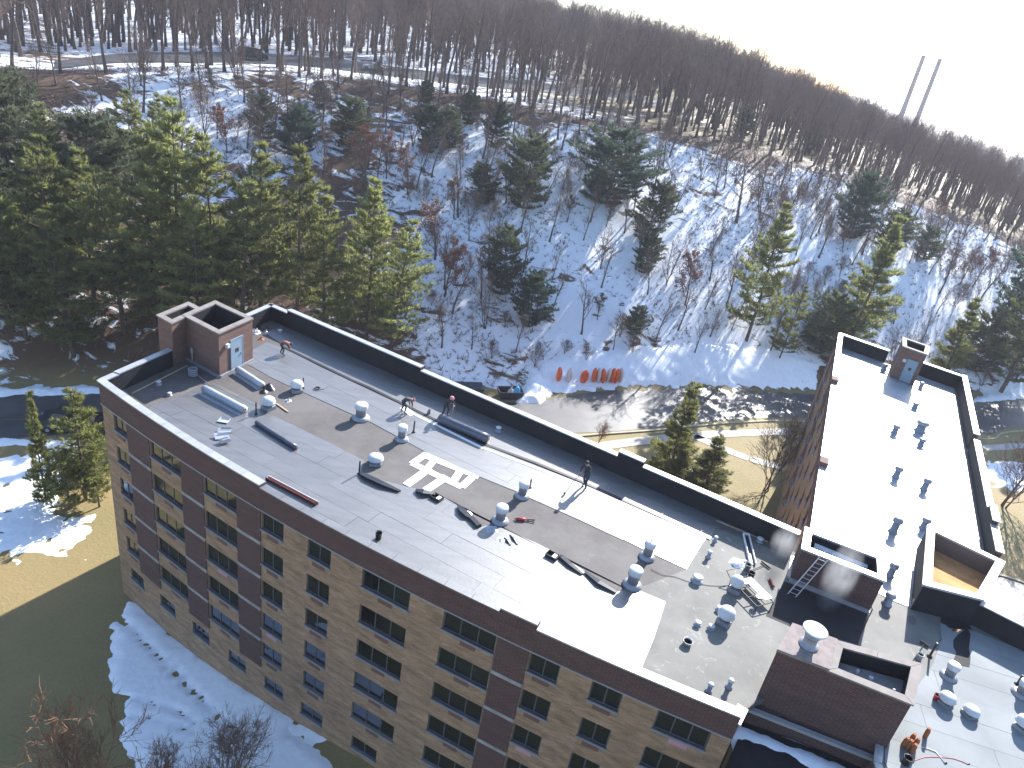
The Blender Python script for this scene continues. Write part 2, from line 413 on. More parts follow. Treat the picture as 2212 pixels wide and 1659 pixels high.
def build_ground():
    azs = [-180 + 6 * i for i in range(21)] + [-55 + .55 * i for i in range(191)] + [54 + 6 * i for i in range(21)]
    ds = [0.5, 6, 12, 18, 24, 30, 36, 42, 48, 52, 56] + [58 + 1.5 * i for i in range(170)]
    d = ds[-1]
    while d < 6000: d *= 1.09; ds.append(d)
    vs, sn, wl = [], [], []
    for d in ds:
        for a in azs:
            x, y = d * math.sin(R_(a)), d * math.cos(R_(a)); vs.append((x, y, terrain(x, y)))
            s = 0.0; wd = 0.0
            if abs(a) < 75:
                db, dr = base_d(a), interp(T_DR, a)
                if d > db:
                    wd = smooth01((d - db) / 4)
                    s = lerp(.44, .63, smooth01((d - db) / 10))
                    if a < -6: s = lerp(s, .42 + .13 * smooth01((d - db - 22) / 25), smooth01((-6 - a) / 5))
                    if a > -16: s = lerp(s, .22, math.exp(-((d - dr - 2) / 6.0) ** 2) * .9)
                    if a < -10: s = lerp(s, .36, math.exp(-((d - dr + 2) / 5.0) ** 2) * .6)
                    if d > dr:
                        far = .60 if a < -8 else lerp(.60, .36, smooth01((a + 8) / 14))
                        s = lerp(s, far, smooth01((d - dr - 3) / 10))
                        wd = lerp(1, .35, smooth01((d - dr) / 12) * smooth01((a + 12) / 14))
                    s += .16 * mnoise.noise((x * .045, y * .045, 2.2))
            sn.append(s); wl.append(wd)
    n = len(azs); fs = []
    for i in range(len(ds) - 1):
        for k in range(n):
            k2 = (k + 1) % n; fs.append((i * n + k, i * n + k2, (i + 1) * n + k2, (i + 1) * n + k))
    me = bpy.data.meshes.new('ground'); me.from_pydata(vs, [], [f[::-1] for f in fs]); me.materials.append(MATS['ground'])
    for nm, dat in (('snow', sn), ('wild', wl)):
        at_ = me.attributes.new(nm, 'FLOAT', 'POINT'); at_.data.foreach_set('value', dat)
    me.polygons.foreach_set('use_smooth', [True] * len(me.polygons))
    tag(link('ground', me), kind='structure')
build_ground()

def resample(pts, step):
    pts = [Vector(p[:2]) for p in pts]
    # Catmull-Rom through the points
    P = [pts[0] * 2 - pts[1]] + pts + [pts[-1] * 2 - pts[-2]]; out = []
    for i in range(1, len(P) - 2):
        a, b, c, d = P[i - 1:i + 3]; k = max(2, int((c - b).length / step))
        for j in range(k):
            t = j / k
            out.append(.5 * ((2 * b) + (c - a) * t + (2 * a - 5 * b + 4 * c - d) * t * t + (3 * b - a - 3 * c + d) * t ** 3))
    out.append(pts[-1]); return out
def strip(name, near, far, m, lift, kind='structure', cells=6, step=2.0, drape=True, thick=0.0):
    """a ribbon of ground between two edge lines, draped on the terrain"""
    A, B = resample(near, step), resample(far, step); n = 90
    def pick(L, t): i = t * (len(L) - 1); j = min(int(i), len(L) - 2); return L[j].lerp(L[j + 1], i - j)
    vs, fs = [], []
    for i in range(n + 1):
        a, b = pick(A, i / n), pick(B, i / n)
        for k in range(cells + 1):
            p = a.lerp(b, k / cells); vs.append((p.x, p.y, terrain(p.x, p.y) + lift))
    for i in range(n):
        for k in range(cells): q = i * (cells + 1) + k; fs.append((q, q + cells + 1, q + cells + 2, q + 1))
    mb = MB(); mb.add(vs, fs)
    o = mb.build(name, m); tag(o, kind=kind); return o
zG = G0
near_e = [(-110, 30), (-70, 44), at(0, 907, zG), at(150, 905, zG), (-18, 60.5), at(1250, 935, zG), at(1400, 925, zG), at(1600, 905, zG), at(1720, 903, zG), (52, 87), at(2130, 940, zG), at(2212, 920, zG), (110, 108), (160, 125)]
far_e = [(-114, 34), (-72, 49), at(0, 853, zG), at(200, 851, zG), (-15, 70), at(1100, 870, zG), at(1300, 845, zG), at(1500, 838, zG), at(1740, 850, zG), (55, 95.5), at(2130, 868, zG), at(2212, 862, zG), (112, 119), (160, 137)]
strip('road', near_e, far_e, 'asphalt', .02)
# car park apron at the left end, on the near side of the road
strip('car_park', [at(0, 950, zG), at(120, 940, zG), at(220, 945, zG), (-20, 49)], [at(0, 908, zG), at(120, 906, zG), at(220, 908, zG), (-20, 60)], 'asphalt', .024)
strip('hilltop_road', [hit(120, 150), hit(250, 137), hit(400, 136), hit(545, 137), hit(700, 147), hit(800, 160), hit(950, 177), hit(1100, 193), hit(1250, 208), hit(1420, 232)],
      [hit(120, 133), hit(250, 118), hit(400, 114), hit(545, 115), hit(700, 125), hit(800, 138), hit(950, 158), hit(1100, 174), hit(1250, 190), hit(1420, 214)], 'asphalt', .12, cells=8)
# kerb and footpath along the near side
kerb_pts = [at(1180, 948, zG), at(1290, 938, zG), at(1400, 930, zG), at(1500, 920, zG), at(1600, 912, zG), at(1720, 910, zG), (52, 85.6), at(2130, 948, zG), at(2212, 930, zG), (110, 106.5)]
K = resample(kerb_pts, 1.0)
mb = MB()
for a, b in zip(K, K[1:]):
    d = (b - a); nn = Vector((d.y, -d.x)).normalized() * .28
    q = [a, b, b + nn, a + nn]; mb.prism([(p.x, p.y) for p in q], zG - .1, zG + .15)
tag(mb.build('kerb', 'kerb'), kind='structure')
def slabs(name, line, width, seg=1.5):
    L = resample(line, seg); root = None
    mb = MB(); root = bpy.data.objects.new(name, None); C.objects.link(root); tag(root, kind='structure')
    for i, (a, b) in enumerate(zip(L, L[1:])):
        d = (b - a).normalized(); nn = Vector((d.y, -d.x)) * width; g = d * .012
        q = [a + g, b - g, b - g + nn, a + g + nn]
        s = MB().prism([(p.x, p.y) for p in q], zG - .05, zG + .035 + .006 * (i % 3)).build('paving_slab', 'pavement', root)
slabs('footpath', [at(1250, 962, zG), at(1340, 950, zG), at(1420, 941, zG), at(1520, 932, zG), at(1620, 928, zG), at(1700, 925, zG)], 1.5, 2.2)
slabs('branch_path', [at(1505, 938, zG), at(1560, 962, zG), at(1620, 985, zG), at(1690, 1004, zG)], 1.4, 2.2)
slabs('far_path', [at(2115, 962, zG), at(2165, 960, zG), at(2212, 958, zG), (85, 90)], 1.3, 2.2)
# round drive on the far right, beyond the brick shaft
mb = MB(); c0 = at(2225, 1345, zG)
ring = lambda r, n=40: [(c0.x + r * math.cos(2 * math.pi * k / n), c0.y + r * math.sin(2 * math.pi * k / n)) for k in range(n)]
mb.prism(ring(6.2), zG - .05, zG + .02); tag(mb.build('round_drive', 'asphalt'), kind='structure')
mb = MB(); ro, ri = ring(6.5), ring(6.2)
for i in range(40):
    j = (i + 1) % 40; mb.prism([ro[i], ro[j], ri[j], ri[i]], zG - .05, zG + .13)
tag(mb.build('round_kerb', 'kerb'), kind='structure')

def pt_seg(p, a, b):
    d = b - a; t = max(0, min(1, (p - a).dot(d) / max(1e-9, d.length_squared))); return (p - a - d * t).length
def snow_sheet(label, poly, thick=.10, step=.35, edge=1.2, rough=.9, trails=(), holes=.0, seed=0.0, bank=0.0):
    """a snow blanket as a height field that dips below the ground along a ragged edge"""
    P = [Vector(p[:2]) for p in poly]; xs = [p.x for p in P]; ys = [p.y for p in P]
    x0, y0, x1, y1 = min(xs) - 1, min(ys) - 1, max(xs) + 1, max(ys) + 1
    nx, ny = int((x1 - x0) / step) + 1, int((y1 - y0) / step) + 1
    idx = {}; vs = []; fs = []; hs = []
    for j in range(ny):
        for i in range(nx):
            p = Vector((x0 + i * step, y0 + j * step)); ins = False
            dm = 1e9
            for a, b in zip(P, P[1:] + P[:1]):
                dm = min(dm, pt_seg(p, a, b))
                if (a.y > p.y) != (b.y > p.y) and p.x < (b.x - a.x) * (p.y - a.y) / (b.y - a.y) + a.x: ins = not ins
            sd_ = dm if ins else -dm
            sd_ += rough * (mnoise.noise((p.x * .5, p.y * .5, seed)) + .6 * mnoise.noise((p.x * 1.7, p.y * 1.7, seed + 5)))
            h = thick * max(-1.2, min(1, sd_ / edge))
            h += bank * max(0, min(1, sd_ / 1.5)) * (.6 + .6 * mnoise.noise((p.x * .6, p.y * .6, seed + 8)))
            h -= holes * max(0, mnoise.noise((p.x * 1.3, p.y * 1.3, seed + 3)) + .35 * mnoise.noise((p.x * 3.3, p.y * 3.3, seed + 3)) - .12) * 4 * thick
            for tr, wd in trails:
                dt = min(pt_seg(p, a, b) for a, b in zip(tr, tr[1:]))
                if dt < wd:
                    h -= thick * 1.9 * max(0, (1 - dt / wd)) * (max(0, .45 + 1.3 * mnoise.noise((p.x * 2.6, p.y * 2.6, seed + 11))))
            vs.append((p.x, p.y, terrain(p.x, p.y) + max(h, -.12))); hs.append(h)
    for j in range(ny - 1):
        for i in range(nx - 1):
            q = (j * nx + i, j * nx + i + 1, (j + 1) * nx + i + 1, (j + 1) * nx + i)
            if max(hs[k] for k in q) > -.02: fs.append(q)
    used = sorted({k for f in fs for k in f}); mp = {k: i for i, k in enumerate(used)}
    mb = MB(); mb.add([vs[k] for k in used], [tuple(mp[k] for k in f) for f in fs])
    o = mb.build('snow_patch', 'snow', smooth=True); tag(o, label, 'snow', kind='stuff'); return o
zf0 = -1.0
G = lambda *pts: [at(u, v, zG + .05) for u, v in pts]
tr1 = [Vector(p[:2]) for p in G((262, 1338), (300, 1375), (350, 1425), (420, 1500), (480, 1570), (540, 1620))]
tr2 = [Vector(p[:2]) for p in G((255, 1505), (330, 1520), (390, 1545), (420, 1575))]
tr3 = [Vector(p[:2]) for p in G((250, 1550), (310, 1552), (370, 1570), (420, 1590))]
snow_sheet('bluish snow patch in the shade along the foot of the tan brick front', G((276, 1288), (352, 1352), (450, 1425), (530, 1484), (610, 1550), (640, 1575), (625, 1600), (680, 1650), (740, 1720), (600, 1790), (330, 1760), (262, 1640), (240, 1560), (262, 1510), (232, 1460), (236, 1400), (248, 1345)), thick=.13, step=.22, edge=.6, rough=.55, trails=((tr1, .38), (tr2, .22), (tr3, .22)), holes=.05, seed=1)
snow_sheet('sunlit patchy snow on the lawn left of the building by the small pines', G((0, 985), (60, 975), (130, 990), (120, 1060), (140, 1110), (205, 1110), (215, 1125), (170, 1140), (180, 1210), (120, 1195), (0, 1200), (-160, 1210), (-200, 1000)), thick=.10, step=.3, edge=1.0, rough=1.5, holes=.55, seed=21)
snow_sheet('thin snow strip beside the car park at the left edge', G((-150, 948), (40, 946), (140, 950), (215, 962), (150, 972), (40, 962), (-150, 965)), thick=.10, step=.3, edge=.8, rough=1.0, holes=.3, seed=31)
snow_sheet('ploughed snow bank along the road below the tall pines', G((-200, 838), (60, 836), (215, 834), (300, 832), (300, 842), (215, 851), (60, 853), (-200, 856)), thick=.2, step=.3, edge=.7, rough=.7, bank=.35, holes=.2, seed=41)
snow_sheet('ploughed snow bank behind the orange barriers', G((1150, 812), (1210, 805), (1350, 797), (1500, 798), (1650, 802), (1760, 815), (1760, 845), (1640, 840), (1500, 836), (1380, 838), (1240, 846), (1160, 850)), thick=.2, step=.3, edge=.7, rough=.6, bank=.35, holes=.25, seed=51)
snow_sheet('rough heap of ploughed snow beside the blue skip', G((1118, 868), (1122, 838), (1150, 815), (1195, 830), (1190, 855), (1165, 872)), thick=.3, step=.22, edge=.6, rough=.5, bank=1.0, seed=61)
snow_sheet('snow bank along the road at the far right', G((2105, 868), (2120, 845), (2212, 838), (2330, 830), (2330, 850), (2212, 860), (2140, 868)), thick=.2, step=.4, edge=.8, rough=.8, bank=.3, holes=.1, seed=71)
snow_sheet('white snow patch on the lawn right of the white roof', G((2120, 1005), (2160, 995), (2212, 1000), (2290, 1005), (2290, 1065), (2212, 1062), (2150, 1055)), thick=.1, step=.35, edge=.8, rough=.9, holes=.1, seed=81)
snow_sheet('thin crumbs of snow at the foot of the shaded brick front', G((625, 1590), (660, 1585), (720, 1622), (690, 1640), (650, 1625)), thick=.06, step=.2, edge=.6, rough=1.2, holes=.4, seed=91)

# ================================================================== BUILDING
ZR, ZB, ZP = 14.4, 14.0, 15.55          # roof deck, foot of the dark brick band, parapet top
bld = thing('apartment_building', 'long tan brick apartment block with dark brick bands and three flat-roofed wings', 'building', (-5, 30, -1))
BO = Vector((5, -30, 1))                # children are written in world coordinates
def bpart(mb, name, mats, uv=False, parent=None, smooth=False):
    o = mb.build(name, mats, parent or bld, smooth, uv)
    if parent is None: o.location = BO
    return o
FA, FB = Vector((-24.18, 36.04)), Vector((11.07, 19.95)); FL = (FB - FA).length; Fn = (FB - FA) / FL; Fl = Vector((-Fn.y, Fn.x))
def F(a): return FA + Fn * a + Fl * (-4 * 1.38 * a * (FL - a) / FL ** 2)
WA, WB = Vector((31.9, 69.38)), Vector((17.75, 32.91)); WL = (WB - WA).length; Wn = (WB - WA) / WL
def W2(a): return WA + Wn * a
def tang(fn, a): return (fn(a + .05) - fn(a - .05)).normalized()

COLS = [(1.25, 2.7, 2), (5.1, 7.95, 3), (9.98, 12.6, 3), (14.5, 16.05, 2), (17.7, 19.2, 2), (21.15, 23.9, 3), (25.75, 28.45, 3), (30.1, 31.5, 2), (32.95, 34.3, 2), (35.8, 38.0, 3)]
PANELS = [(2.74, 5.06), (7.99, 9.94), (12.64, 14.46), (28.49, 30.06)]
ROWS = [13.93, 11.6, 9.27, 6.95, 4.65]
GROUND = [(1.38, 2.9, 2), (4.8, 6.4, 2), (8.2, 9.8, 2), (11.6, 13.1, 2), (14.7, 16.2, 2), (17.6, 19.2, 2), (21.3, 23.0, 2), (25.8, 28.3, 3), (30.1, 31.5, 2), (32.95, 34.3, 2), (35.8, 38.0, 3)]
WH = 1.16
win_cache = {}
def win_meshes(wd, n, h):
    k = (round(wd, 2), n, round(h, 2))
    if k in win_cache: return win_cache[k]
    fr = MB(); t = .055
    fr.box((0, .11, t / 2), (wd, .07, t)).box((0, .11, h - t / 2), (wd, .07, t))
    fr.box((-wd / 2 + t / 2, .11, h / 2), (t, .068, h - 2 * t)).box((wd / 2 - t / 2, .11, h / 2), (t, .068, h - 2 * t))
    for i in range(1, n): fr.box((-wd / 2 + wd * i / n, .11, h / 2), (.05, .066, h - 2 * t))
    pw = wd / n - .06
    pane = MB().box((0, 0, h / 2), (pw, .012, h - 2 * t)).mesh('pane', 'glass')
    inn = MB(); x, y0, y1 = wd / 2, .17, .85
    inn.add([(-x, y0, 0), (x, y0, 0), (x, y0, h), (-x, y0, h), (-x, y1, 0), (x, y1, 0), (x, y1, h), (-x, y1, h)], [(4, 5, 6, 7), (0, 1, 5, 4), (3, 7, 6, 2), (0, 4, 7, 3), (1, 2, 6, 5)])
    sill = MB().box((0, .02, -.045), (wd + .1, .2, .09)).mesh('sill', 'sill')
    bl = [MB().box((0, 0, 0), (pw, .01, 1)).mesh('blind', 'blind%d' % i) for i in range(4)]
    r = (fr.mesh('window', 'frame'), pane, inn.mesh('room', 'interior'), sill, bl); win_cache[k] = r
    return r
gr_me = MB().box((0, -.01, 0), (.78, .06, .26)).mesh('air_conditioner_grille', 'grille')
gr_me2 = MB().box((0, -.01, 0), (.78, .06, .26)).mesh('air_conditioner_grille', 'grille_pink')
def add_window(fn, a0, a1, n, ztop, h, rng, grille=True, detail=True):
    wd = a1 - a0; ac = (a0 + a1) / 2; T = tang(fn, ac); p = (fn(a0) + fn(a1)) / 2; ang = math.atan2(T.y, T.x)
    fme, pme, ime, sme, bl = win_meshes(wd, n, h)
    o = link('window', fme, bld, BO + Vector((p.x, p.y, ztop - h)), ang)
    for i in range(n):
        x = -wd / 2 + wd * (i + .5) / n
        link('pane', pme, o, (x, .11 + (.004 if i % 2 else -.004), 0))
        r = rng.random()
        if detail and r < .84:
            k = 1.0 if r < .22 else rng.uniform(.3, .75)
            bo = link('blind', bl[rng.randrange(4)], o, (x, .20, h - .06 - (h - .12) * k / 2)); bo.scale = (1, 1, (h - .12) * k)
    link('room', ime, o); link('sill', sme, o)
    if grille: link('air_conditioner_grille', gr_me2 if rng.random() < .12 else gr_me, o, (0 if n == 2 else wd * .02, 0, -.27))
    return o
def facade(fn, L, cols, ground, zlow, rng, detail=True, panels=PANELS, grille=True):
    holes = [(a0, a1, zt - WH, zt) for zt in ROWS for a0, a1, n in cols] + [(a0, a1, 1.15, 2.05) for a0, a1, n in ground]
    A = sorted({0.0, L} | {round(x, 3) for h in holes for x in h[:2]})
    A2 = []
    for p, q in zip(A, A[1:]):
        k = max(1, int((q - p) / 1.2)); A2 += [p + (q - p) * i / k for i in range(k)]
    A2.append(L)
    Z = sorted({zlow, ZB} | {round(x, 3) for h in holes for x in h[2:]})
    mb = MB(); grid = {}
    def vtx(a, z):
        p = fn(a); return (p.x, p.y, z)
    for a0, a1 in zip(A2, A2[1:]):
        for za, zb_ in zip(Z, Z[1:]):
            ca, cz_ = (a0 + a1) / 2, (za + zb_) / 2
            if any(h[0] < ca < h[1] and h[2] < cz_ < h[3] for h in holes): continue
            mb.add([vtx(a0, za), vtx(a1, za), vtx(a1, zb_), vtx(a0, zb_)], [(0, 1, 2, 3)])
    for a0, a1, za, zb_ in holes:                               # reveals
        T = tang(fn, (a0 + a1) / 2); inn = Vector((-T.y, T.x)) * .18
        p, q = fn(a0), fn(a1)
        o = [(p.x, p.y), (q.x, q.y), (q.x + inn.x, q.y + inn.y), (p.x + inn.x, p.y + inn.y)]
        for zz, fl in ((za, 0), (zb_, 1)): mb.add([(x, y, zz) for x, y in o], [(0, 1, 2, 3) if fl == 0 else (3, 2, 1, 0)])
        mb.add([(o[0][0], o[0][1], za), (o[3][0], o[3][1], za), (o[3][0], o[3][1], zb_), (o[0][0], o[0][1], zb_)], [(0, 1, 2, 3)])
        mb.add([(o[1][0], o[1][1], za), (o[2][0], o[2][1], za), (o[2][0], o[2][1], zb_), (o[1][0], o[1][1], zb_)], [(3, 2, 1, 0)])
    bpart(mb, 'wall', 'tan_brick', uv=True)
    for zt in ROWS:
        for a0, a1, n in cols: add_window(fn, a0, a1, n, zt, WH, rng, grille, detail)
    for a0, a1, n in ground: add_window(fn, a0, a1, n, 2.05, .9, rng, False, detail)
    for a0, a1 in panels:                                       # dark brick panels with pale concrete bands between floors
        T = tang(fn, (a0 + a1) / 2); ang = math.atan2(T.y, T.x); p = (fn(a0) + fn(a1)) / 2; wd = a1 - a0
        for i, zt in enumerate(ROWS):
            top = ZB - .005 if i == 0 else zt + .06; bot = zt - 2.33 + .28
            b1 = MB(); b1.box((p.x, p.y, (top + bot) / 2), (wd - .02, .10, top - bot), ang); bpart(b1, 'brick_panel', 'dark_brick', uv=True)
            if i < 4:
                b2 = MB(); b2.box((p.x, p.y, bot - .11), (wd - .02, .14, .20), ang); bpart(b2, 'concrete_band', 'concrete_band')
rng = random.Random(3)
facade(F, FL, COLS, GROUND, -2.6, rng)
W2C = [((a + b) / 2 - .62, (a + b) / 2 + .62, 2) for a, b, n_ in COLS]
facade(W2, WL, W2C, W2C, -2.6, random.Random(5), detail=False, panels=PANELS[::2], grille=False)
for u, v in ((1795, 824), (1770, 1002)):
    p = at(u, v, ZP).xy; p = WA + Wn * (p - WA).dot(Wn) + Vector((-Wn.y, Wn.x)) * .1; bpart(MB().box((p.x, p.y, ZP + .2), (.9, .55, .42), math.atan2(Wn.y, Wn.x)), 'parapet_pier', 'brown_brick', uv=True)

def inset(p, q, d):
    """the line p-q moved d to its left"""
    t = (q - p).normalized(); n = Vector((-t.y, t.x)) * d; return p + n, q + n
def coping(line, z, wid=.44, seg=2.6, left=.10, mat_='coping'):
    """row of separate coping pieces along an open polyline; the wall runs on the left of the line"""
    for p, q in zip(line, line[1:]):
        d = q - p; L = d.length; k = max(1, round(L / seg)); t = d / L; n = Vector((-t.y, t.x))
        for i in range(k):
            a, b = p + t * (L * i / k + .008), p + t * (L * (i + 1) / k - .008)
            o0, o1 = a - n * left, b - n * left
            i0, i1 = a + n * (wid - left), b + n * (wid - left)
            mb = MB().prism([(v.x, v.y) for v in (o0, o1, i1, i0)], z, z + .075 + .004 * (i % 3))
            bpart(mb, 'coping', mat_)
def parapet(line, z0, ztop, lining=True, brick='dark_brick', th=.27, cop='coping', seg=2.6, zl=ZR - .05):
    """brick parapet along a polyline walked with the building on its left; black bitumen lining inside"""
    for p, q in zip(line, line[1:]):
        a, b = inset(p, q, th)
        bpart(MB().prism([(v.x, v.y) for v in (p, q, b, a)], z0, ztop), 'parapet', brick, uv=True)
        if lining:
            a2, b2 = inset(p, q, th + .002); a3, b3 = inset(p, q, th + .035)
            bpart(MB().prism([(v.x, v.y) for v in (a2, b2, b3, a3)], zl, ztop - .02), 'parapet_lining', 'bitumen')
    coping(line, ztop + .002, seg=seg, mat_=cop)
# --- front parapet band (dark brick, slightly proud of the tan wall)
def front_run(a0, a1, z, cop='coping'):
    k = max(2, int((a1 - a0) / 1.3)); pts = [F(lerp(a0, a1, i / k)) for i in range(k + 1)]
    out = []
    for i, p in enumerate(pts):
        T = tang(F, lerp(a0, a1, i / k)); out.append(p + Vector((T.y, -T.x)) * .06)
    parapet(out, ZB, z, cop=cop)
front_run(0, 14.5, 15.52); front_run(14.5, 28.4, 15.36, 'membrane'); front_run(28.4, 30.15, 15.58); front_run(30.15, FL, 15.30)
mb = MB()                                                        # thin pale drip strip under the band
k = 30
for i in range(k):
    p, q = F(FL * i / k), F(FL * (i + 1) / k); a, b = inset(p, q, -.10)
    mb.prism([(v.x, v.y) for v in (a, b, q, p)], ZB - .05, ZB - .003)
bpart(mb, 'drip_strip', 'coping')
# --- other outer walls
BK = [Vector(p) for p in ((17.1, 32.8), (-19.9, 51.7))]         # back line, right to left
LE = [Vector((-19.9, 51.7)), Vector((-24.18, 36.04))]           # left end, back to front
def wall(p, q, z0, z1_, th=.25, m='tan_brick', name='wall'):
    a, b = inset(p, q, th); bpart(MB().prism([(v.x, v.y) for v in (p, q, b, a)], z0, z1_), name, m, uv=True)
wall(BK[0], BK[1], -2.6, ZB); wall(LE[0], LE[1], -2.6, ZB)
bt = (BK[1] - BK[0]).normalized(); bl_ = (BK[1] - BK[0]).length
bk = lambda s: BK[0] + bt * s                                    # metres from the right end
def bs(u, v): p = at(u, v, ZP).xy; return (p - BK[0]).dot(bt)
s1, s2, s3, s4 = bs(1400, 997), bs(1342, 978), bs(920, 797), bs(637, 673)
for a, b, z in ((0, s1, ZP), (s1, s2, ZP + .34), (s2, s3, ZP), (s3, s4, ZP + .26), (s4, bl_, ZP)): parapet([bk(a), bk(b)], ZB, z)
le = lambda t: LE[0].lerp(LE[1], t)
parapet([le(0), le(.36)], ZB, ZP); parapet([le(.62), le(.93)], ZB, ZP); parapet([le(.93), le(1)], ZB, ZP - .05)
# --- wing two: ends and parapets
NE_, SE_ = Vector((41.5, 62.8)), Vector((29.2, 34.2))
wall(NE_, WA, -2.6, ZB); wall(SE_, NE_, -2.6, ZB)
nt_ = (WA - NE_); 
parapet([NE_, NE_ + nt_ * .34], ZB, ZP + .05, cop='coping'); parapet([NE_ + nt_ * .58, WA], ZB, ZP + .05)
parapet([WA, WB - Wn * .0], ZB, ZP, lining=True)
et = NE_ - SE_
parapet([SE_, SE_ + et * .10], ZB, ZP); parapet([SE_ + et * .10, SE_ + et * .17], ZB, ZP + .3); parapet([SE_ + et * .17, SE_ + et * .52], ZB, ZP)
parapet([SE_ + et * .545, NE_], ZB, ZP + .15)
# --- wing three (runs out of the picture at the lower right)
Q0, Q1, Q2 = Vector((25.3, 29.3)), Vector((40.5, 18.2)), Vector((34.0, 5.0))
Q3, Q4, Q5 = Vector((16.2, 13.0)), Vector((16.6, 19.6)), Vector((17.25, 20.9))
wall(Q1, Q0, -2.6, ZB); parapet([Q1, Q0], ZB, ZP + .1)
wall(Q2, Q1, -2.6, ZB); wall(Q3, Q2, -2.6, ZB); parapet([Q2, Q1], ZB, ZP); parapet([Q3, Q2], ZB, ZP)
wall(Q5, Q4, -2.6, ZR - .02, m='brown_brick'); wall(Q4, Q3, -2.6, ZR - .02, m='brown_brick')
coping([Q5, Q4, Q3], ZR + .01, wid=.3)
RE0, RE1 = Vector((11.07, 19.95)), Vector((12.15, 21.75))        # right end of the main wing
wall(RE0, RE1, -2.6, ZR - .01)
parapet([RE0 + (RE1 - RE0) * .04, RE0 + (RE1 - RE0) * .5], ZR - .3, ZR + .28, lining=False, seg=1.2)
# --- roof decks
def xy(p): return (p.x, p.y)
fin = [F(a) + Vector((-tang(F, a).y, tang(F, a).x)) * .24 for a in [.2 + (FL - .4) * i / 24 for i in range(25)]]
bi0, bi1 = inset(BK[0], BK[1], .2); li0, li1 = inset(LE[0], LE[1], .2)
deck = [xy(p) for p in fin] + [(12.3, 21.6), (16.9, 24.2), (20, 28.8), (20.3, 30.5), (17.4, 32.2), xy(bi0), xy(bi1), xy(li1)]
bpart(MB().prism(deck, ZR - .3, ZR), 'roof_deck', 'old_felt')
w_in = [WA + Vector((.15, -.3)), NE_ + Vector((-.3, -.3)), SE_ + Vector((-.2, .1)), Vector((25.4, 29.6)), Vector((22.4, 27.0)), Vector((20.05, 28.7)), Vector((20.3, 30.6)), Vector((17.5, 32.3))]
bpart(MB().prism([xy(p) for p in w_in], ZR - .3, ZR - .008), 'roof_deck', 'old_grey')
w3 = [Vector((25.3, 29.0)), Q1, Q2, Q3 + Vector((.1, 0)), Q4, Q5, Vector((18.5, 22.5)), Vector((16.95, 24.2)), Vector((20.03, 28.75)), Vector((22.4, 27.05))]
bpart(MB().prism([xy(p) for p in w3], ZR - .3, ZR - .004), 'roof_deck', 'old_grey')
# --- weathered grey felt at the junction
Z = lambda L: [xy(p) for p in L]
og = [at(1483, 1230, ZR), at(1518, 1173, ZR), at(1543, 1140, ZR), Vector((16.9, 32.0)), Vector((20.28, 30.5)), Vector((19.98, 28.8)), Vector((16.9, 24.22)), Vector((13.5, 23.3)), Vector((12.25, 21.6)), fin[-1], at(1387, 1442, ZR), at(1411, 1381, ZR), at(1437, 1300, ZR), at(1373, 1273, ZR)]
bpart(MB().prism(Z(og), ZR, ZR + .006, bottom=False), 'old_roof_felt', 'old_grey')
def membrane(poly, direction, wid, z, m, piece=7.5, rng=random.Random(1), name='membrane_strip', gap=.012):
    """roof membrane laid in strips: every strip is cut to the outline and split into roll lengths"""
    d = Vector((math.cos(R_(direction)), math.sin(R_(direction)))); n = Vector((-d.y, d.x))
    poly = [(p[0], p[1]) for p in poly]
    vs = [n.dot(Vector(p)) for p in poly]; us = [d.dot(Vector(p)) for p in poly]
    v = min(vs); i = 0
    while v < max(vs):
        s = clip_half(clip_half(poly, n.x, n.y, v + wid - gap), -n.x, -n.y, -v)
        u = min(us) - rng.uniform(0, piece)
        while u < max(us) and len(s) > 2:
            q = clip_half(clip_half(s, d.x, d.y, u + piece - gap), -d.x, -d.y, -u)
            if len(q) > 2 and area(q) > .05:
                bpart(MB().prism(q, z - .001, z + .010 + .004 * ((i * 7 + int(u * 3)) % 3), bottom=False), name, m)
            u += piece
        v += wid; i += 1
A_ = [z1(490, 950, ZR), z1(720, 870, ZR), z1(1010, 745, ZR), z1(1400, 940, ZR), z1(1530, 1030, ZR), z1(1930, 1225, ZR), z2(380, 870, ZR), z2(350, 985, ZR), z2(700, 1085, ZR), z2(1000, 1150, ZR),
      z2(1220, 1270, ZR), z2(1400, 1440, ZR), z2(1560, 1450, ZR), z3(0, 960, ZR), z3(200, 1060, ZR), z3(430, 1210, ZR), z3(700, 1380, ZR), z3(860, 1360, ZR), z3(1120, 1470, ZR), zb(1360, 550, ZR), zb(1260, 790, ZR)]
A_ += [fin[i] for i in range(22, 1, -1)]
membrane(Z(A_), -25.5, 1.05, ZR + .007, 'membrane')
B_ = [z1(1330, 480, ZR), z1(1310, 590, ZR), z1(1540, 720, ZR), z1(1830, 850, ZR), z1(2180, 1010, ZR), z2(440, 540, ZR), z2(920, 800, ZR), z2(1380, 1010, ZR), z2(1700, 1140, ZR), z2(1800, 1190, ZR), z2(2212, 1370, ZR), z3(910, 1010, ZR), z3(1300, 1190, ZR), z3(1440, 960, ZR), z3(1470, 925, ZR), z3(400, 450, ZR), z2(1420, 740, ZR), z2(830, 450, ZR), z2(0, 60, ZR), z1(1640, 460, ZR), z1(1480, 400, ZR)]
membrane(Z(B_), -27.5, 1.05, ZR + .007, 'membrane', rng=random.Random(2))
sm = [z1(1640, 445, ZR), z1(2212, 722, ZR), z2(420, 230, ZR), z2(830, 430, ZR), z2(1420, 722, ZR), z3(0, 262, ZR), z3(400, 425, ZR), z3(1510, 920, ZR)]
Cc = sm + [z3(1545, 830, ZR), Vector((14.0, 34.0)), Vector((-18.6, 50.6)), Vector((-19.2, 48.6)), z1(1480, 330, ZR)]
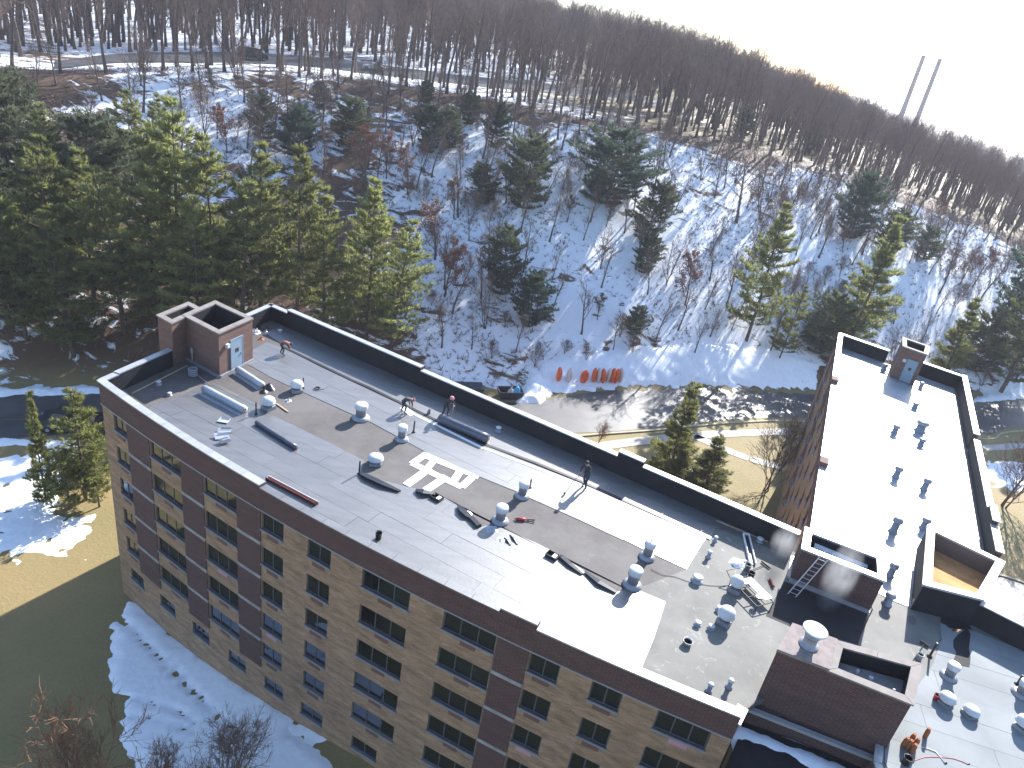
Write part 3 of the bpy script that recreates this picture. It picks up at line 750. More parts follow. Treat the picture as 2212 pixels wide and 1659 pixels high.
membrane(Z(Cc), -27.5, 1.05, ZR + .009, 'membrane', rng=random.Random(4))
mb = MB()                                                        # black gap and pale strip along the open seam
for p, q in zip(sm, sm[1:]):
    a, b = inset(q.xy, p.xy, .0); c, d = inset(q.xy, p.xy, .22); mb.prism([xy(a), xy(b), xy(d), xy(c)], ZR + .002, ZR + .05)
bpart(mb, 'open_seam', 'black')
ws = [z2(740, 405, ZR), z2(830, 470, ZR), z2(1420, 762, ZR), z2(2000, 985, ZR)]
for (p, q, wd) in ((ws[0], ws[1], .5), (ws[1], ws[2], .2), (ws[2], ws[3], .13)):
    a, b = inset(q.xy, p.xy, wd); bpart(MB().prism([xy(p), xy(q), xy(a), xy(b)], ZR + .01, ZR + .04), 'seam_tape', 'white_coat')
# wing two: fresh pale membrane, wing three: newer grey membrane
WM = [WA + Vector((.5, -.75)), NE_ + Vector((-.65, -.35)), SE_ + Vector((-.45, .2)), Vector((28.2, 33.0)), Vector((25.4, 34.8)), Vector((22.6, 29.6)), z4(1290, 850, ZR), z4(1060, 760, ZR), z4(960, 705, ZR), Vector((20.3, 30.7)), Vector((17.75, 32.6))]
membrane(Z(WM), 68.3, 1.3, ZR + .004, 'membrane_new', piece=9, rng=random.Random(6))
W3M = [z4(1480, 930, ZR), z4(1600, 1040, ZR), z4(1780, 1030, ZR), z4(2300, 1240, ZR), Vector((32.0, 20.0)), Vector((27.0, 10.0)), Vector((17.5, 13.6)), Q4 + Vector((.4, .1)), Q5 + Vector((.4, .4)), Vector((19.0, 22.7)), z4(1420, 1330, ZR), z4(1500, 1100, ZR)]
membrane(Z(W3M), -12, 1.25, ZR + .006, 'membrane_matt', piece=6, rng=random.Random(8))
# dark wet patches left where the new membrane stops
mb = MB(); pp = [(1600, 1110), (1640, 1060), (1720, 1010), (1750, 1060), (1735, 1180), (1750, 1260), (1740, 1345), (1660, 1330), (1600, 1290), (1625, 1220), (1600, 1170)]
bpart(mb.prism([xy(z4(x, y, ZR)) for x, y in pp], ZR + .021, ZR + .025, bottom=False), 'wet_patch', 'bitumen')
bpart(MB().prism([xy(z4(x, y, ZR)) for x, y in ((1200, 900), (1250, 895), (1285, 940), (1280, 975), (1230, 970), (1200, 930))], ZR + .003, ZR + .007, bottom=False), 'wet_patch', 'old_felt')
bpart(MB().prism([xy(z4(x, y, ZR)) for x, y in ((1500, 830), (1690, 930), (1760, 1010), (1690, 1020), (1560, 1000), (1490, 950))], ZR + .003, ZR + .012, bottom=False), 'wet_patch', 'bitumen')
bpart(MB().prism([xy(z4(x, y, ZR)) for x, y in ((140, 600), (860, 880), (775, 1150), (560, 1085), (240, 1010), (-20, 900))], ZR + .007, ZR + .013, bottom=False), 'shadow_base_sheet', 'bitumen')  # black base sheet shaped to the roof box's cast shadow, deepening it
# white sealing strips round the conduits
for ix, (x0, y0, x1, y1, wd) in enumerate(((905, 822, 1375, 1008, .58), (795, 893, 1228, 1102, .46), (925, 808, 795, 898, .44), (1310, 1020, 1222, 1100, .46), (985, 870, 930, 935, .4), (1210, 965, 1160, 1040, .44), (945, 940, 745, 1085, .50), (1095, 1010, 915, 1130, .50), (750, 1080, 925, 1125, .0))):
    if wd == 0: continue
    p, q = z2(x0, y0, ZR).xy, z2(x1, y1, ZR).xy; a, b = inset(p, q, wd / 2); c, d = inset(p, q, -wd / 2)
    bpart(MB().prism([xy(a), xy(b), xy(d), xy(c)], ZR + .001 + .0005 * ix, ZR + .018 + .003 * ix), 'sealing_strip', 'white_coat')
# lifted, curling edges of the front membrane
for pts in ([(345, 975), (430, 1010), (560, 1070), (700, 1135)], [(830, 1125), (900, 1140), (1000, 1158)], [(1205, 1262), (1250, 1300), (1300, 1345), (1330, 1380)], [(1330, 1365), (1400, 1440)]):
    P = [z2(x, y, ZR) for x, y in pts]; mb = MB(); vs = []; n = len(P)
    for i, p in enumerate(P):
        t = (P[min(i + 1, n - 1)] - P[max(i - 1, 0)]).xy.normalized(); nn = Vector((t.y, -t.x)); w_ = .38 * math.sin(math.pi * (i + .5) / n) + .05
        vs += [(p.x, p.y, ZR + .015), (p.x + nn.x * w_ * .3, p.y + nn.y * w_ * .3, ZR + .02 + w_ * .55), (p.x + nn.x * w_ * 1.1, p.y + nn.y * w_ * 1.1, ZR + .02 + w_ * .5), (p.x + nn.x * w_ * 1.1, p.y + nn.y * w_ * 1.1, ZR + .03 + w_ * .5)]
    fs = [(i * 4 + k, i * 4 + 4 + k, i * 4 + 5 + k, i * 4 + 1 + k) for i in range(n - 1) for k in range(3)]
    bpart(mb.add(vs, fs), 'curled_membrane_edge', 'tarp_black')
for pts in ([(200, 1062), (245, 1085), (320, 1150), (410, 1230)],[(430, 1205), (560, 1300), (700, 1385)]):
    P = [z3(x, y, ZR) for x, y in pts]; mb = MB(); vs = []; n = len(P)
    for i, p in enumerate(P):
        t = (P[min(i + 1, n - 1)] - P[max(i - 1, 0)]).xy.normalized(); nn = Vector((t.y, -t.x)); w_ = .30 * math.sin(math.pi * (i + .5) / n) + .05
        vs += [(p.x, p.y, ZR + .015), (p.x + nn.x * w_ * .3, p.y + nn.y * w_ * .3, ZR + .02 + w_ * .5), (p.x + nn.x * w_, p.y + nn.y * w_, ZR + .02 + w_ * .45)]
    fs = [(i * 3 + k, i * 3 + 3 + k, i * 3 + 4 + k, i * 3 + 1 + k) for i in range(n - 1) for k in range(2)]
    bpart(mb.add(vs, fs), 'curled_membrane_edge', 'tarp_black')

# --- rooftop boxes
def rim_box(corners, z0, ztop, th, m, floor_z=None, floor_m='bitumen', cop='tower_cap', lining='bitumen', name='stair_tower', label=None, ov=.07, ch=.10):
    """open-topped brick box: four walls, coping ring, sunken floor; returns its outer wall mesh"""
    c = [Vector(p) for p in corners]
    if sum(c[i].x * c[(i + 1) % 4].y - c[(i + 1) % 4].x * c[i].y for i in range(4)) < 0: c = c[::-1]
    cen = sum(c, Vector((0, 0))) / 4
    def off(d):
        out = []
        for i in range(4):
            p0, p1, p2 = c[i - 1], c[i], c[(i + 1) % 4]
            t1, t2 = (p1 - p0).normalized(), (p2 - p1).normalized(); n1, n2 = Vector((-t1.y, t1.x)), Vector((-t2.y, t2.x))
            out.append(p1 + (n1 + n2) * d / (1 + n1.dot(n2)))
        return out
    inn = off(th); o2, i2 = off(-ov), off(th + ov * .6); li = off(th + .015)
    mb = MB()
    for i in range(4):
        j = (i + 1) % 4; mb.prism([xy(c[i]), xy(c[j]), xy(inn[j]), xy(inn[i])], z0, ztop)
    root = bpart(mb, name, m, uv=True)
    if label: root['label'] = label
    def sub(b, nm, mm, uv=False): return b.build(nm, mm, root, False, uv)
    for i in range(4):
        j = (i + 1) % 4; k = max(1, round((c[j] - c[i]).length / 2.2))
        for s in range(k):
            q = [o2[i].lerp(o2[j], s / k + .003), o2[i].lerp(o2[j], (s + 1) / k - .003), i2[i].lerp(i2[j], (s + 1) / k - .003), i2[i].lerp(i2[j], s / k + .003)]
            sub(MB().prism([xy(p) for p in q], ztop + .002, ztop + ch + .003 * i), 'coping', cop)
    fz = floor_z if floor_z is not None else ztop - .9
    sub(MB().prism([xy(p) for p in off(th - .01)], fz - .1, fz), 'floor', floor_m)
    if lining:
        mb = MB()
        for i in range(4):
            j = (i + 1) % 4; a, b = inn[i], inn[j]; mb.prism([xy(a), xy(b), xy(li[j]), xy(li[i])], fz, ztop - .01)
        sub(mb, 'inner_lining', lining)
    return root
# stair tower at the left end
r1 = rim_box([(-23.69, 41.95), (-23.03, 44.82), (-21.75, 44.1), (-22.34, 41.15)], -2.6, 17.5, .3, 'brown_brick', 16.5, label='lower outer half of the brick stair tower')
r2 = rim_box([(-22.3, 42.6), (-21.6, 45.8), (-18.2, 44.0), (-19.1, 40.8)], 13.9, 17.52, .3, 'brown_brick', 16.3, label='brick stair tower with a blue door at the left end of the roof')
def door_on(p, q, t0, t1, z0, h, root, hn='handle'):
    """a door leaf with frame, handle and small window on the wall line p-q (outside to the right)"""
    p, q = Vector(p), Vector(q); t = (q - p).normalized(); n = Vector((t.y, -t.x)); ang = math.atan2(t.y, t.x); L = (q - p).length
    c = p + t * (L * (t0 + t1) / 2); w_ = L * (t1 - t0)
    d = MB().box((c.x + n.x * .02, c.y + n.y * .02, z0 + h / 2), (w_, .06, h), ang).build('door', 'door_blue', root)
    f = MB()
    for s in (-1, 1): f.box((c.x + t.x * s * (w_ / 2 + .04) + n.x * .02, c.y + t.y * s * (w_ / 2 + .04) + n.y * .02, z0 + h / 2), (.07, .09, h), ang)
    f.box((c.x + n.x * .02, c.y + n.y * .02, z0 + h + .035), (w_ + .16, .09, .07), ang).build('door_frame', 'door_blue', d)
    MB().box((c.x + n.x * .055, c.y + n.y * .055, z0 + h * .62), (w_ * .30, .02, h * .13), ang).build('door_window', 'black', d)
    MB().box((c.x + t.x * w_ * .38 + n.x * .08, c.y + t.y * w_ * .38 + n.y * .08, z0 + h * .45), (.05, .07, .14), ang).build(hn, 'aluminium', d)
    lp = p + t * (L * (t0 - .13)); MB().box((lp.x + n.x * .12, lp.y + n.y * .12, z0 + h * .92), (.26, .2, .26), ang).build('wall_lamp', 'vent_white', root)
    return d
door_on((-19.1, 40.8), (-18.2, 44.0), .34, .66, ZR + .12, 2.15, r2)
for (a, b) in (((-22.3, 42.6), (-19.1, 40.8)), ((-19.1, 40.8), (-18.2, 44.0))):     # white base flashing
    p, q = Vector(a), Vector(b); i0, i1 = inset(p, q, -.12)
    MB().prism([xy(p), xy(q), xy(i1), xy(i0)], ZR, ZR + .16).build('base_flashing', 'galvanised', r2)
pp = Vector((-21.5, 42.1)); MB().tube([(pp.x, pp.y - .12, ZR + .3), (pp.x, pp.y - .12, ZR + 1.25)], .045, 8).tube([(pp.x, pp.y - .12, ZR + .85), (pp.x, pp.y - .12, ZR + 1.2)], .10, 8).build('wall_pipe', 'galvanised', r2)
pa = [z1(700, 440, ZR + .9), z1(720, 545, ZR + .35), z1(1000, 690, ZR + .3)]
# open tank room by the junction (with the ladder), tall chimney block, brick shaft, stair tower of wing two
r3 = rim_box([(16.1, 30.05), (19.75, 28.55), (20.45, 30.5), (16.85, 31.95)], ZR - .3, 16.4, .28, 'dark_brick', 15.85, cop='coping', label='open-topped dark brick roof box with the ladder', ch=.12)
p, q = Vector((16.1, 30.05)), Vector((19.75, 28.55)); i0, i1 = inset(p, q, -.2)
MB().prism([xy(p), xy(q), xy(i1), xy(i0)], ZR, ZR + .14).build('base_flashing', 'coping', r3)
p, q = Vector((16.85, 31.95)), Vector((16.1, 30.05)); i0, i1 = inset(p, q, -.15)
MB().prism([xy(p), xy(q), xy(i1), xy(i0)], ZR, ZR + .145).build('base_flashing', 'coping', r3)
sn = MB(); vs = []; P = [z4(400, 275, 15.9), z4(560, 335, 15.9), z4(720, 405, 15.9), z4(860, 455, 15.9)]
for i, p in enumerate(P):
    for s, h in ((-.28, 0), (-.1, .16), (.12, .12), (.3, 0)): vs.append((p.x + s * .35, p.y + s * 1.0, 15.85 + h * (1 - .2 * i)))
sn.add(vs, [(i * 4 + k, i * 4 + 4 + k, i * 4 + 5 + k, i * 4 + 1 + k) for i in range(3) for k in range(3)]).build('snow_drift', 'snow', r3, True)
r4 = rim_box([(14.35, 21.35), (17.3, 20.35), (18.6, 22.55), (15.25, 23.05)], ZR - .4, 17.0, .26, 'dark_brick', 16.25, cop='tower_cap', floor_m='concrete_band', label='dark brick lift tower with a sunken open top', ch=.08)
for (dx, dy, hh, rr_) in ((16.0, 22.1, .35, .07), (16.5, 21.9, .3, .09), (17.3, 21.5, .25, .06)): MB().lathe([(rr_, 16.25), (rr_, 16.25 + hh), (.01, 16.26 + hh)], 10, (dx, dy, 0)).build('pipe_stub', 'vent_white', r4, True)
c4 = [(12.45, 21.95), (14.345, 21.352), (15.245, 23.052), (13.55, 23.55)]
r5 = bpart(MB().prism(c4, 9.0, 17.02), 'chimney_block', 'dark_brick', uv=True)
MB().prism([(12.40, 21.90), (14.36, 21.30), (15.3, 23.1), (13.52, 23.62)], 17.025, 17.16).build('cap_slab', 'slab', r5)
# front of the tower below roof level, with its pale ledge
bpart(MB().prism([(12.25, 21.7), (14.35, 21.3), (17.3, 20.3), (17.35, 20.9), (14.4, 21.8), (12.4, 22.2)], 12.6, ZR - .41), 'tower_base', 'dark_brick', uv=True)
p, q = Vector((12.15, 21.72)), Vector((17.35, 20.2)); i0, i1 = inset(p, q, -.22)
bpart(MB().prism([xy(p), xy(q), xy(i1), xy(i0)], ZR - .55, ZR - .40), 'ledge', 'coping')
stack = thing('exhaust_stack', 'fat round exhaust stack with a big white disc cap on the chimney block', 'chimney', (13.85, 22.45, 17.16))
MB().lathe([(.40, 0), (.40, .06), (.27, .09), (.27, .5), (.31, .51), (.31, .58), (.27, .59), (.27, .8)], 24).build('pipe', 'galvanised', stack, True)
MB().lathe([(.47, .80), (.50, .82), (.50, .86), (.46, .88), (.2, .90), (.02, .905)], 28).build('disc_cap', 'vent_white', stack, True)
for k in range(4): a = k * math.pi / 2 + .4; MB().tube([(.26 * math.cos(a), .26 * math.sin(a), .66), (.4 * math.cos(a), .4 * math.sin(a), .81)], .02, 5).build('bracket', 'dark_metal', stack)
r6 = rim_box([(22.25, 29.35), (25.05, 34.95), (28.15, 32.6), (25.05, 28.95)], ZR - .3, 16.0, .30, 'bitumen', ZR + .62, floor_m='shaft_floor', cop='coping', lining='brown_brick', label='open brick shaft with a rusty brown floor', ch=.12)
r7 = rim_box([(34.75, 62.57), (35.9, 65.3), (37.8, 63.9), (36.4, 61.3)], ZR - .3, 17.5, .28, 'brown_brick', 16.9, label='brick stair tower with a blue door on the white roof', ch=.12)
door_on((34.75, 62.57), (36.4, 61.3), .42, .80, ZR + .1, 2.1, r7)
# lower snowy court roof in the angle between the wings
bpart(MB().prism([(11.4, 20.1), (12.3, 21.7), (17.2, 20.4), (16.6, 19.6), (16.2, 13.0), (11.6, 13.5), (11.2, 18.0)], 8.4, 13.0), 'low_roof', 'bitumen')
sn = MB(); g = []; nx, ny = 34, 30
for j in range(ny):
    for i in range(nx):
        x, y = lerp(11.5, 16.6, i / (nx - 1)), lerp(14.5, 21.4, j / (ny - 1))
        band = .075 - abs(y - 20.75 + .30 * (x - 13.5)) * .26
        h = max(band, -.11) + .10 * mnoise.noise((x * .9, y * .9, 3.3)) + .05 * mnoise.noise((x * 2.5, y * 2.5, 1.3))
        g.append((x, y, 13.0 + max(-.1, h)))
sn.add(g, [(j * nx + i, j * nx + i + 1, (j + 1) * nx + i + 1, (j + 1) * nx + i) for j in range(ny - 1) for i in range(nx - 1)])
bpart(sn, 'roof_snow', 'snow', smooth=True)

# ================================================================== VEGETATION
def branch_path(rng, p, d, L, n, up, wob):
    pts = [p.copy()]; d = d.normalized()
    for i in range(n):
        d = (d + Vector((rng.gauss(0, wob), rng.gauss(0, wob), up + rng.gauss(0, wob * .5)))).normalized()
        p = p + d * (L / n); pts.append(p.copy())
    return pts
def side_dir(rng, axis, ang):
    a = axis.orthogonal().normalized(); a.rotate(Matrix.Rotation(rng.uniform(0, 2 * math.pi), 3, axis))
    return (axis * math.cos(ang) + a * math.sin(ang)).normalized()
def bare_tree(seed, h=16.0, clear=.32, spread=.30, limbs=13, sub=6, twigs=6, fine=3, steep=.62, stems=1, tr=.016, leaf=None, twig_m='twig', leafn=0):
    """leafless broadleaf: trunk mesh and crown mesh (limbs, branches, twigs down to a few mm)"""
    rng = random.Random(seed); T = MB(); K = MB(); LV = MB()
    for st in range(stems):
        d0 = Vector((rng.gauss(0, .03 + .16 * (stems > 1)), rng.gauss(0, .03 + .16 * (stems > 1)), 1)); r0 = tr * h * (1 if stems == 1 else .7)
        tp = branch_path(rng, Vector((rng.gauss(0, .12) * (stems > 1), rng.gauss(0, .12) * (stems > 1), -.3)), d0, h * .86, 8, .05, .045)
        T.tube(tp, [r0 * (1.35 if i == 0 else 1) * (1 - .1 * i) for i in range(9)], 7)
        for k in range(limbs):
            t = lerp(clear, .98, (k + rng.random() * .8) / limbs); i = min(7, int(t * 8)); p = tp[i].lerp(tp[i + 1], t * 8 - i)
            ax = (tp[i + 1] - tp[i]).normalized(); L = h * spread * (1.15 - .75 * t) * rng.uniform(.7, 1.2)
            lp = branch_path(rng, p, side_dir(rng, ax, steep * rng.uniform(.75, 1.3)), L, 5, .12, .12)
            lr = r0 * (1 - .8 * t) * .45 + .012; K.tube(lp, [lr * (1 - .17 * j) for j in range(6)], 5, False)
            for m_ in range(sub):
                t2 = lerp(.25, 1, (m_ + rng.random()) / sub); j = min(4, int(t2 * 5)); p2 = lp[j].lerp(lp[j + 1], t2 * 5 - j)
                sp = branch_path(rng, p2, side_dir(rng, (lp[j + 1] - lp[j]).normalized(), rng.uniform(.45, .95)), L * .5 * rng.uniform(.6, 1.2), 3, .10, .16)
                sr = lr * .42 * (1 - .5 * t2) + .008; K.tube(sp, [sr, sr * .75, sr * .5, sr * .3], 3, False)
                for q in range(twigs):
                    t3 = rng.uniform(.15, 1); j3 = min(2, int(t3 * 3)); p3 = sp[j3].lerp(sp[j3 + 1], t3 * 3 - j3)
                    e = branch_path(rng, p3, side_dir(rng, (sp[j3 + 1] - sp[j3]).normalized(), rng.uniform(.4, .9)), L * .24 * rng.uniform(.6, 1.3), 2, .12, .2)
                    K.tube(e, [.011, .008, .005], 3, False)
                    for z_ in range(fine):
                        t4 = rng.random(); p4 = e[0].lerp(e[2], t4); d4 = side_dir(rng, (e[2] - e[0]).normalized(), rng.uniform(.4, 1)); d4.z += .2
                        a4 = d4.orthogonal().normalized() * .008; e4 = p4 + d4 * L * .13 * rng.uniform(.5, 1.3)
                        K.add([p4 - a4, p4 + a4, e4], [(0, 1, 2)])
                    for z_ in range(leafn):
                        c = e[0].lerp(e[2], rng.random()) + Vector((rng.gauss(0, .1), rng.gauss(0, .1), rng.gauss(0, .1)))
                        a = Vector((rng.gauss(0, 1), rng.gauss(0, 1), rng.gauss(0, 1))).normalized() * .085; b = a.orthogonal().normalized() * .06
                        LV.add([c - a, c + b, c + a, c - b], [(0, 1, 2, 3)])
    K.m = 0
    if leafn: K.m = 1; K.add(LV.v, LV.f); 
    return T.mesh('trunk', 'bark', True), K.mesh('crown', [twig_m] + ([leaf] if leafn else []))
def pine_tree(seed, h=12.0, rad=.27, bare=.14, whorls=15, per=5, tufts=15, nm='needles', rise=.20, blade=.42, conic=.75, droop=0.0):
    """conifer: trunk with whorled branches; each branchlet ends in tufts of long narrow needles"""
    rng = random.Random(seed); T = MB(); K = MB()
    tp = branch_path(rng, Vector((0, 0, -.3)), Vector((rng.gauss(0, .02), rng.gauss(0, .02), 1)), h * 1.0, 8, .05, .02)
    T.tube(tp, [h * .014 * (1 - .115 * i) for i in range(9)], 7)
    vs, fs = [], []
    def tuft(p, d, s):
        for b in range(7):
            dd = (d + Vector((rng.gauss(0, .55), rng.gauss(0, .55), rng.gauss(.12, .45)))).normalized()
            a = dd.orthogonal().normalized(); a.rotate(Matrix.Rotation(rng.uniform(0, 6.28), 3, dd)); a *= s * .085
            e = p + dd * s * rng.uniform(.7, 1.15); m_ = p.lerp(e, .45); o = len(vs)
            vs.extend((p, m_ + a, e, m_ - a)); fs.append((o, o + 1, o + 2, o + 3))
    for k in range(whorls):
        t = lerp(bare, .985, (k + rng.uniform(-.25, .25)) / (whorls - 1) if whorls > 1 else 0); t = max(bare, min(.985, t))
        i = min(7, int(t * 8)); p = tp[i].lerp(tp[i + 1], t * 8 - i)
        prof = (1 - (t - bare) / (1 - bare)) ** conic if conic > 0 else math.sqrt(max(.02, 1 - (abs(t - .36) / .66) ** 2.2))
        if t < bare + .22: prof *= lerp(.62, 1, (t - bare) / .22)
        for q in range(per + rng.randrange(2)):
            a = rng.uniform(0, 6.283); L = max(.35, h * rad * prof * rng.uniform(.45, 1.2))
            d = Vector((math.cos(a), math.sin(a), rise + .5 * t ** 2 - droop * (1 - t)))
            bp_ = branch_path(rng, p, d, L, 4, .05 - droop * .1, .07); br = .012 * h * .25 * (1 - .7 * t) + .012
            T.m = 0; T.tube(bp_, [br, br * .8, br * .6, br * .4, br * .2], 3, False)
            nt_ = max(3, int(tufts * (L / (h * rad)) ** .9) + 2)
            for m_ in range(nt_):
                t2 = lerp(.22, 1.0, (m_ + rng.random()) / nt_); j = min(3, int(t2 * 4)); p2 = bp_[j].lerp(bp_[j + 1], t2 * 4 - j)
                ax = (bp_[j + 1] - bp_[j]).normalized(); sdv = Vector((-ax.y, ax.x, 0)) * rng.choice((-1, 1)) * rng.uniform(.08, .55) * L * (1.15 - t2)
                p3 = p2 + sdv + ax * abs(sdv.length) * .5 + Vector((0, 0, rng.uniform(-.05, .14)))
                tuft(p3, (ax * .8 + sdv.normalized() * .5 + Vector((0, 0, .45))) if sdv.length > 1e-4 else ax, blade * rng.uniform(.75, 1.2))
                if rng.random() < .5: tuft(p2.lerp(p3, .5), ax + Vector((0, 0, .4)), blade * .8)
    tuft(tp[-1], Vector((0, 0, 1)), blade)
    K.add(vs, fs)
    return T.mesh('trunk', 'bark', True), K.mesh('crown', nm)
def plant(name, meshes, loc, s, rz, label, cat='tree', group=None, sxy=1.0, tilt=0.0):
    o = thing(name, label, cat, loc, rz, group); o.scale = (s * sxy, s * sxy, s)
    if tilt: o.rotation_euler = (tilt, tilt * .5, rz)
    for nm, me in zip(('trunk', 'crown'), meshes): link(nm, me, o)
    return o
def px_h(loc, px): 
    d = (loc - CAM).length; el = math.asin((CAM.z - loc.z) / d); return px * d / PXF / math.cos(el)
vr = random.Random(11)
ORD = ['leftmost', 'second', 'third', 'fourth', 'fifth', 'sixth', 'seventh', 'eighth', 'ninth', 'tenth', 'eleventh', 'twelfth', 'thirteenth', 'fourteenth', 'fifteenth', 'sixteenth', 'seventeenth', 'rightmost']
def nth(L, i, what):
    k = sorted(range(len(L)), key=lambda j: L[j][0]).index(i)
    if k == len(L) - 1: return 'rightmost of the ' + what
    return ('leftmost of the ' if k == 0 else ORD[k] + ' from the left of the ') + what
PINES = [pine_tree(100 + i, nm=nm, rad=rd, whorls=wh, tufts=tf, per=5) for i, (nm, rd, wh, tf) in enumerate((('needles', .31, 17, 31), ('needles', .34, 15, 33), ('needles', .29, 18, 29), ('needles_bright', .30, 16, 31)))]
DARK = [pine_tree(120 + i, nm='needles_dark' if i != 1 else 'needles_blue', rad=.48, bare=.03, whorls=13, per=9, tufts=34, h=9, conic=-1, blade=.46, rise=.22) for i in range(3)]
SPRUCE = [pine_tree(130, nm='needles', rad=.27, bare=.05, whorls=22, per=7, tufts=34, h=12, conic=.85, droop=.12, blade=.38), pine_tree(131, nm='needles_bright', rad=.22, bare=.04, whorls=20, per=6, tufts=30, h=10, conic=.85, blade=.34)]
# tall pines in the row behind the left end
row = [(15, 690, 240), (115, 655, 262), (60, 735, 240), (205, 665, 250), (270, 720, 270), (335, 700, 300), (390, 690, 352), (470, 680, 305), (520, 730, 270), (565, 672, 290), (640, 700, 310), (700, 740, 280), (790, 735, 290), (845, 752, 240), (160, 770, 230), (430, 760, 260), (-60, 720, 260), (-40, 640, 240)]
for i, (u, v, px) in enumerate(row):
    p = hit(u, v, 50); plant('pine_tree', PINES[i % 3 if i % 5 else 3], p, px_h(p, px * 1.06) / 12, vr.uniform(0, 6), nth(row, i, 'tall olive pines behind the left end of the building'), group='pine row behind the building', sxy=vr.uniform(.95, 1.2))
PA = [(110, 470, 185, 0), (25, 400, 165, 2), (290, 420, 180, 1), (200, 480, 170, 2), (350, 380, 140, 1), (20, 560, 150, 0), (250, 560, 150, 1)]
for i, (u, v, px, k) in enumerate(PA):
    p = hit(u, v, 50); plant('pine_tree', (DARK[k] if i % 2 else PINES[k]), p, px_h(p, px) / (9 if i % 2 else 12), vr.uniform(0, 6), nth(PA, i, 'seven blue green pines above the tall pine row'), group='pines above the row', sxy=1.15)
# rounded evergreens scattered over the upper slope
EV = [(568, 300, 85, .9), (645, 350, 110, .9), (757, 315, 95, 1.1), (915, 240, 60, .8), (925, 330, 95, .9), (970, 320, 80, 1), (1010, 270, 65, 1.1), (1068, 320, 90, .9), (1745, 330, 50, 1.0), (690, 235, 50, 1), (1600, 300, 60, 1)]
for i, (u, v, px, sx) in enumerate(EV):
    p = hit(u, v, 50); plant('evergreen_bush', DARK[i % 3], p, px_h(p, px * .9) / 9, vr.uniform(0, 6), nth(EV, i, 'small rounded evergreens along the upper slope'), group='rounded evergreens high on the slope', sxy=sx)
for (u, v, px, k, sx, lab) in [
    (1130, 450, 150, 0, .85, 'dark bushy evergreen left of the widest evergreen on the slope'), (1310, 440, 150, 1, 1.25, 'widest dark evergreen in the middle of the snowy slope'),
    (1040, 440, 80, 2, 1.0, 'low dark evergreen at the left foot of the bushy one on the slope'), (1395, 520, 120, 2, .8, 'slim dark evergreen below right of the widest evergreen'), (1390, 590, 80, 0, .8, 'brownish small evergreen below the slim one on the middle slope'),
    (1082, 635, 140, 0, .72, 'dark upright evergreen bush low on the slope above the skips'), (1142, 705, 115, 1, .8, 'dark round evergreen bush lowest on the slope above the skips'),
    (1368, 722, 62, 2, .9, 'tiny evergreen bush above the orange barriers'), (1835, 515, 125, 1, .75, 'dark conical evergreen near the upper right slope'), (1915, 545, 80, 0, 1.1, 'dark round evergreen right of the conical one on the upper right slope'),
    (1995, 560, 60, 2, .9, 'small dark evergreen at the upper right beside the bright snow')]:
    p = hit(u, v, 50); plant('evergreen_tree', DARK[k], p, px_h(p, px * .92) / 9, vr.uniform(0, 6), lab, sxy=sx * 1.2)
for (u, v, px, ms, hh, sx, lab) in [
    (1612, 735, 265, PINES[0], 12, .95, 'tall slim pine on the lower slope left of the white roofed wing'), (1682, 778, 150, PINES[1], 12, .8, 'shorter pine at the right foot of the tall slim pine'),
    (1822, 770, 265, SPRUCE[0], 12, 1.0, 'broad spruce standing behind the far corner of the white roof'), (1760, 760, 110, DARK[0], 9, 1.0, 'low dark evergreen between the slim pine and the spruce'),
    (2030, 835, 165, SPRUCE[1], 10, 1.25, 'yellow green pine behind the stair tower of the white roofed wing'), (2160, 850, 235, PINES[2], 12, 1.1, 'large dark green pine at the far right beyond the white roof'),
    (2215, 760, 200, DARK[1], 9, .9, 'blue green evergreen cut by the right edge of the picture'), (2100, 800, 100, DARK[2], 9, 1.0, 'small dark evergreen between the yellow green pine and the large right hand pine')]:
    p = hit(u, v, 50); plant('pine_tree', ms, p, px_h(p, px) / hh, vr.uniform(0, 6), lab, sxy=sx)
for (u, v, px, ms, hh, sx, lab) in [
    (100, 1085, 185, SPRUCE[1], 10, .62, 'narrow yellow green conifer on the lawn left of the building, left of a pair'), (185, 1080, 190, PINES[3], 12, 1.2, 'fuller yellow green pine beside the left corner of the building'), (215, 1095, 110, PINES[3], 12, 1.0, 'short leaning pine with a bare trunk against the left corner of the building'), (150, 1100, 110, PINES[3], 12, 1.4, 'low green pine between the pair left of the building'),
    (1440, 1045, 205, SPRUCE[1], 10, 1.25, 'tall thin conifer in the courtyard between the two wings'), (1520, 1075, 125, SPRUCE[1], 10, 2.1, 'broad green conifer right of the tall thin one in the courtyard'), (1455, 1072, 100, SPRUCE[1], 10, 2.2, 'low spreading conifer at the foot of the tall thin one in the courtyard')]:
    p = at(u, v, G0 + .0); p.z = terrain(p.x, p.y); plant('conifer', ms, p, px_h(p, px) / hh, vr.uniform(0, 6), lab, sxy=sx)

